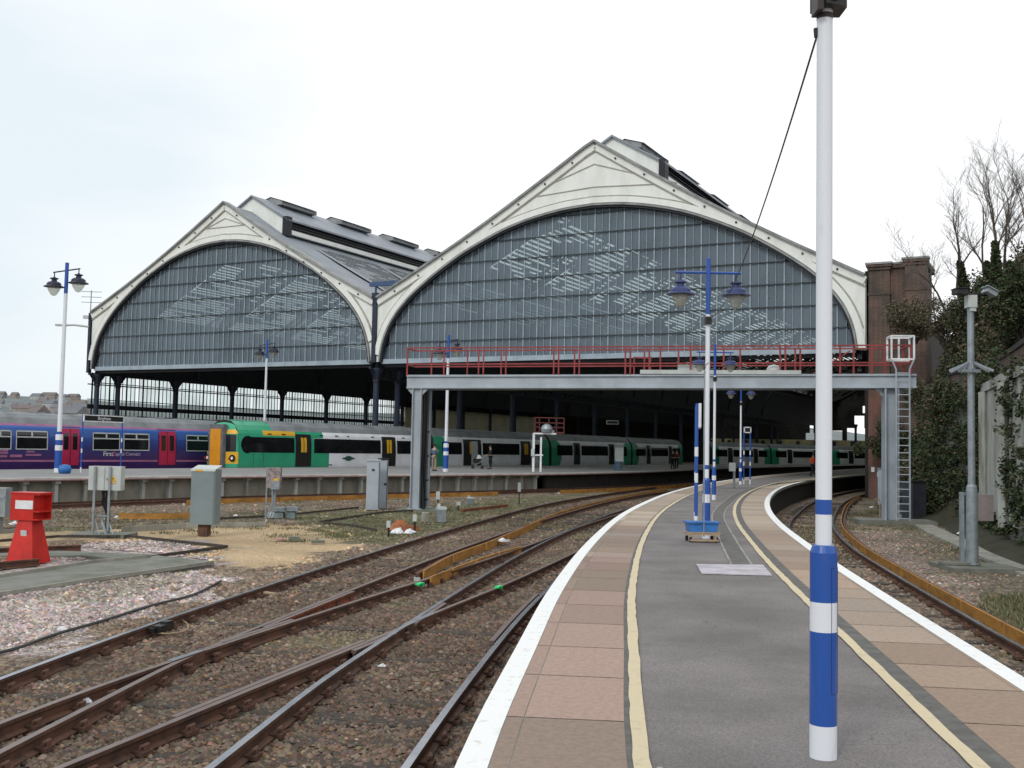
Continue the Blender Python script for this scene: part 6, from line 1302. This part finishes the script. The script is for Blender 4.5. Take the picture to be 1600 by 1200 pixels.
mb = MB(); mb.box((-.2, .1, .85), (.09, .09, 1.72)); mb.box((.0, .1, 1.67), (.5, .06, .06)); mb.build('side_post', M['galv'], t, world=False)
mb = MB(); mb.box((.1, 0, -.12), (1.7, 1.5, .2)); mb.box((-.3, 0, .02), (.9, .3, .06)); mb.build('plinth', M['conc_mossy'], t, world=False)
p = G(1428, 812, -1.05); k = p.y / F; t = thing('equipment_bin', 'dark slate-grey bin cabinet against the bank right of the gantry ladder', 'cabinet', p, .3)
mb = MB(); mb.box((0, 0, 29 * k), (25 * k, .7, 58 * k)); mb.build('casing', pm('slate plastic', (.06, .065, .085), (.04, .045, .06), 3, .5), t, world=False); mb = MB(); mb.box((0, 0, 59 * k), (27 * k, .76, .07)); mb.build('lid', M['tdark'], t, world=False)
p = G(1398, 790, -1.05); k = p.y / F; t = thing('relay_cabinet', 'pale grey cabinet half hidden behind the right gantry leg', 'cabinet', p, .1); mb = MB(); mb.box((0, .6, 28 * k), (32 * k, .5, 56 * k)); mb.build('casing', M['gantry'], t, world=False); mb = MB(); mb.box((0, .6, 57 * k), (34 * k, .56, .07)); mb.build('lid', M['galv'], t, world=False)
p = G(1375, 812, -1.05); mb = MB(); mb.tube([(0, 0, 0), (0, 0, .75), (-.05, 0, .83), (-.22, 0, .85)], .025, 6); place(mb, 'vent_pipe', M['wood'], p, 'thin bent pipe standing in the ballast left of the gantry leg', 'pipe')
rag('plastic_sack', 1446, 797, .35, M['blue_plastic'], 'blue plastic sheet lying at the foot of the bank', 'sack'); rag('litter', 1363, 793, .14, M['paper'], 'pale blue and white litter in front of the brick pier', 'litter'); rag('litter', 1500, 834, .12, M['paper'], 'white scrap left of the camera pole base', 'litter', z=-.95)
slabs('trough_walkway', [(1395, 800), (1450, 832), (1530, 868), (1600, 898), (1700, 940), (1700, 925), (1610, 884), (1545, 858), (1470, 826), (1410, 797)], M['concrete'], 'pale concrete cable trough curving past the camera pole on the right', z=-1.0)
p = G(1484, 780, -.6); mb = MB(); mb.box((0, 0, .25), (.07, .03, .5)); place(mb, 'marker_peg', M['white'], p, 'small white peg in the ivy left of the camera pole', 'peg')
# ================================================================== BALLAST STONES AND WEEDS
def stones(name, n, reg, size, zbase, accept):
    X = RNG.uniform(reg[0], reg[1], n * 3); Y = reg[2] + (reg[3] - reg[2]) * RNG.random(n * 3) ** 1.3; ok = accept(X, Y); X, Y = X[ok][:n], Y[ok][:n]; n = len(X)
    base = np.array([(1, 0, 0), (0, 1, 0), (-1, 0, 0), (0, -1, 0), (.3, .2, .8), (-.3, -.2, .75)], float); fs = np.array([(0, 1, 4), (1, 5, 4), (1, 2, 5), (2, 3, 5), (3, 4, 5), (3, 0, 4)])
    s = size * (.5 + RNG.random(n) ** 1.5 * 1.1); a = RNG.uniform(0, 6.28, n); V = base[None] * s[:, None, None] * (.65 + .7 * RNG.random((n, 6, 3))); V[..., 2] *= .75
    c_, s_ = np.cos(a)[:, None], np.sin(a)[:, None]; vx = V[..., 0] * c_ - V[..., 1] * s_; vy = V[..., 0] * s_ + V[..., 1] * c_; V = np.stack([vx + X[:, None], vy + Y[:, None], V[..., 2] + zbase - .01], -1).reshape(-1, 3)
    Fc = (fs[None] + (np.arange(n) * 6)[:, None, None]).reshape(-1, 3); me = bpy.data.meshes.new(name); me.vertices.add(len(V)); me.vertices.foreach_set('co', V.astype(np.float32).ravel()); me.loops.add(Fc.size); me.loops.foreach_set('vertex_index', Fc.astype(np.int32).ravel()); me.polygons.add(len(Fc)); me.polygons.foreach_set('loop_start', np.arange(0, Fc.size, 3, dtype=np.int32)); me.materials.append(M['stone'])
    zc = zone_color(X[None], Y[None])[0]; tn = zc * (.55 + 1.0 * RNG.random((n, 1)) ** 1.3) * (1 + RNG.normal(size=(n, 3)) * .07) * 1.18; ru_ = RNG.random(n) < .18; tn[ru_] *= np.array([1.15, .93, .80]); lt = RNG.random(n) < .05; tn[lt] = tn[lt] * 1.7
    at = me.attributes.new('tint', 'FLOAT_COLOR', 'CORNER'); at.data.foreach_set('color', np.repeat(np.clip(np.hstack([tn, np.ones((n, 1))]), .01, 1), 18, 0).astype(np.float32).ravel()); me.update(calc_edges=True)
    o = bpy.data.objects.new(name, me); COL.objects.link(o); o['kind'] = 'stuff'; return o
elx = np.array([p.x for p in EL[::4]]); ely = np.array([p.y for p in EL[::4]]); erx = np.array([p.x for p in ER[::4]]); ery = np.array([p.y for p in ER[::4]])
sand = ZONES[2][0]; tro = [gpoly(x) for x in ([(-60, 940), (-60, 895), (0, 890), (240, 862), (340, 878), (130, 910)], [(-60, 870), (-60, 850), (130, 855), (240, 864), (130, 872)])]
def left_ok(X, Y):
    ok = (X < np.interp(Y, ely, elx) - .02) & (X > -.52 * Y - 1.0); 
    for q in [sand] + tro: ok &= ~inpoly(X, Y, q)
    return ok
def right_ok(X, Y): return (X > np.interp(Y, ery, erx)) & (X < wallx(Y) - .4) & (X < .55 * Y + 1)
stones('ballast', 52000, (-8, 2, 6.2, 17), .030, ZG + .012, left_ok); stones('ballast', 42000, (-17, 6, 16, 34), .042, ZG + .012, left_ok); stones('ballast', 14000, (-25, 14, 32, 56), .055, ZG + .01, left_ok); stones('ballast', 26000, (4, 20, 9, 46), .038, ZG + .012, right_ok)
def tufts(name, pts, n, h, cols):
    P_ = np.array(pts)[RNG.integers(0, len(pts), n)]; P_[:, :2] += RNG.normal(size=(n, 2)) * .22; a = RNG.uniform(0, 6.28, n); w_ = .012 + .01 * RNG.random(n); hh = h * (.4 + RNG.random(n)); lx, ly = RNG.normal(size=n) * .35 * hh, RNG.normal(size=n) * .35 * hh
    V = np.stack([np.stack([P_[:, 0] - np.cos(a) * w_, P_[:, 1] - np.sin(a) * w_, P_[:, 2]], -1), np.stack([P_[:, 0] + np.cos(a) * w_, P_[:, 1] + np.sin(a) * w_, P_[:, 2]], -1), np.stack([P_[:, 0] + lx, P_[:, 1] + ly, P_[:, 2] + hh], -1)], 1).reshape(-1, 3)
    me = bpy.data.meshes.new(name); me.vertices.add(3 * n); me.vertices.foreach_set('co', V.astype(np.float32).ravel()); me.loops.add(3 * n); me.loops.foreach_set('vertex_index', np.arange(3 * n, dtype=np.int32)); me.polygons.add(n); me.polygons.foreach_set('loop_start', np.arange(0, 3 * n, 3, dtype=np.int32)); me.materials.append(M['leaf'])
    cc = np.array(cols)[RNG.integers(0, len(cols), n)] * (.7 + .6 * RNG.random((n, 1))); at = me.attributes.new('tint', 'FLOAT_COLOR', 'CORNER'); at.data.foreach_set('color', np.repeat(np.hstack([cc, np.ones((n, 1))]), 3, 0).astype(np.float32).ravel()); me.update(calc_edges=True)
    o = bpy.data.objects.new(name, me); COL.objects.link(o); o['kind'] = 'stuff'; return o
gp_ = []; rg = random.Random(4)
for i in range(260): x, y = rg.uniform(430, 880), rg.uniform(775, 850); gp_.append(tuple(G(x, y - (x - 430) * .05, ZG)))
for i in range(60): gp_.append(tuple(G(rg.uniform(60, 420), rg.uniform(800, 835), ZG)))
GR_ = [(.15, .16, .08), (.19, .18, .10), (.12, .14, .06), (.24, .20, .13)]
tufts('grass', gp_, 15000, .08, GR_)
gp_ = [tuple(G(rg.uniform(1330, 1440), rg.uniform(785, 830), ZG)) for i in range(60)] + [tuple(G(rg.uniform(1560, 1640), rg.uniform(930, 985), ZG)) for i in range(60)] + [tuple(G(rg.uniform(1480, 1600), rg.uniform(838, 868), ZG)) for i in range(50)] + [tuple(G(rg.uniform(1240, 1330), rg.uniform(800, 880), ZG)) for i in range(20)]
tufts('grass', gp_, 12000, .09, GR_)
# ------------------------------------------------------------------ tidy helper properties
for o in bpy.data.objects:
    if '_w' in o: del o['_w']
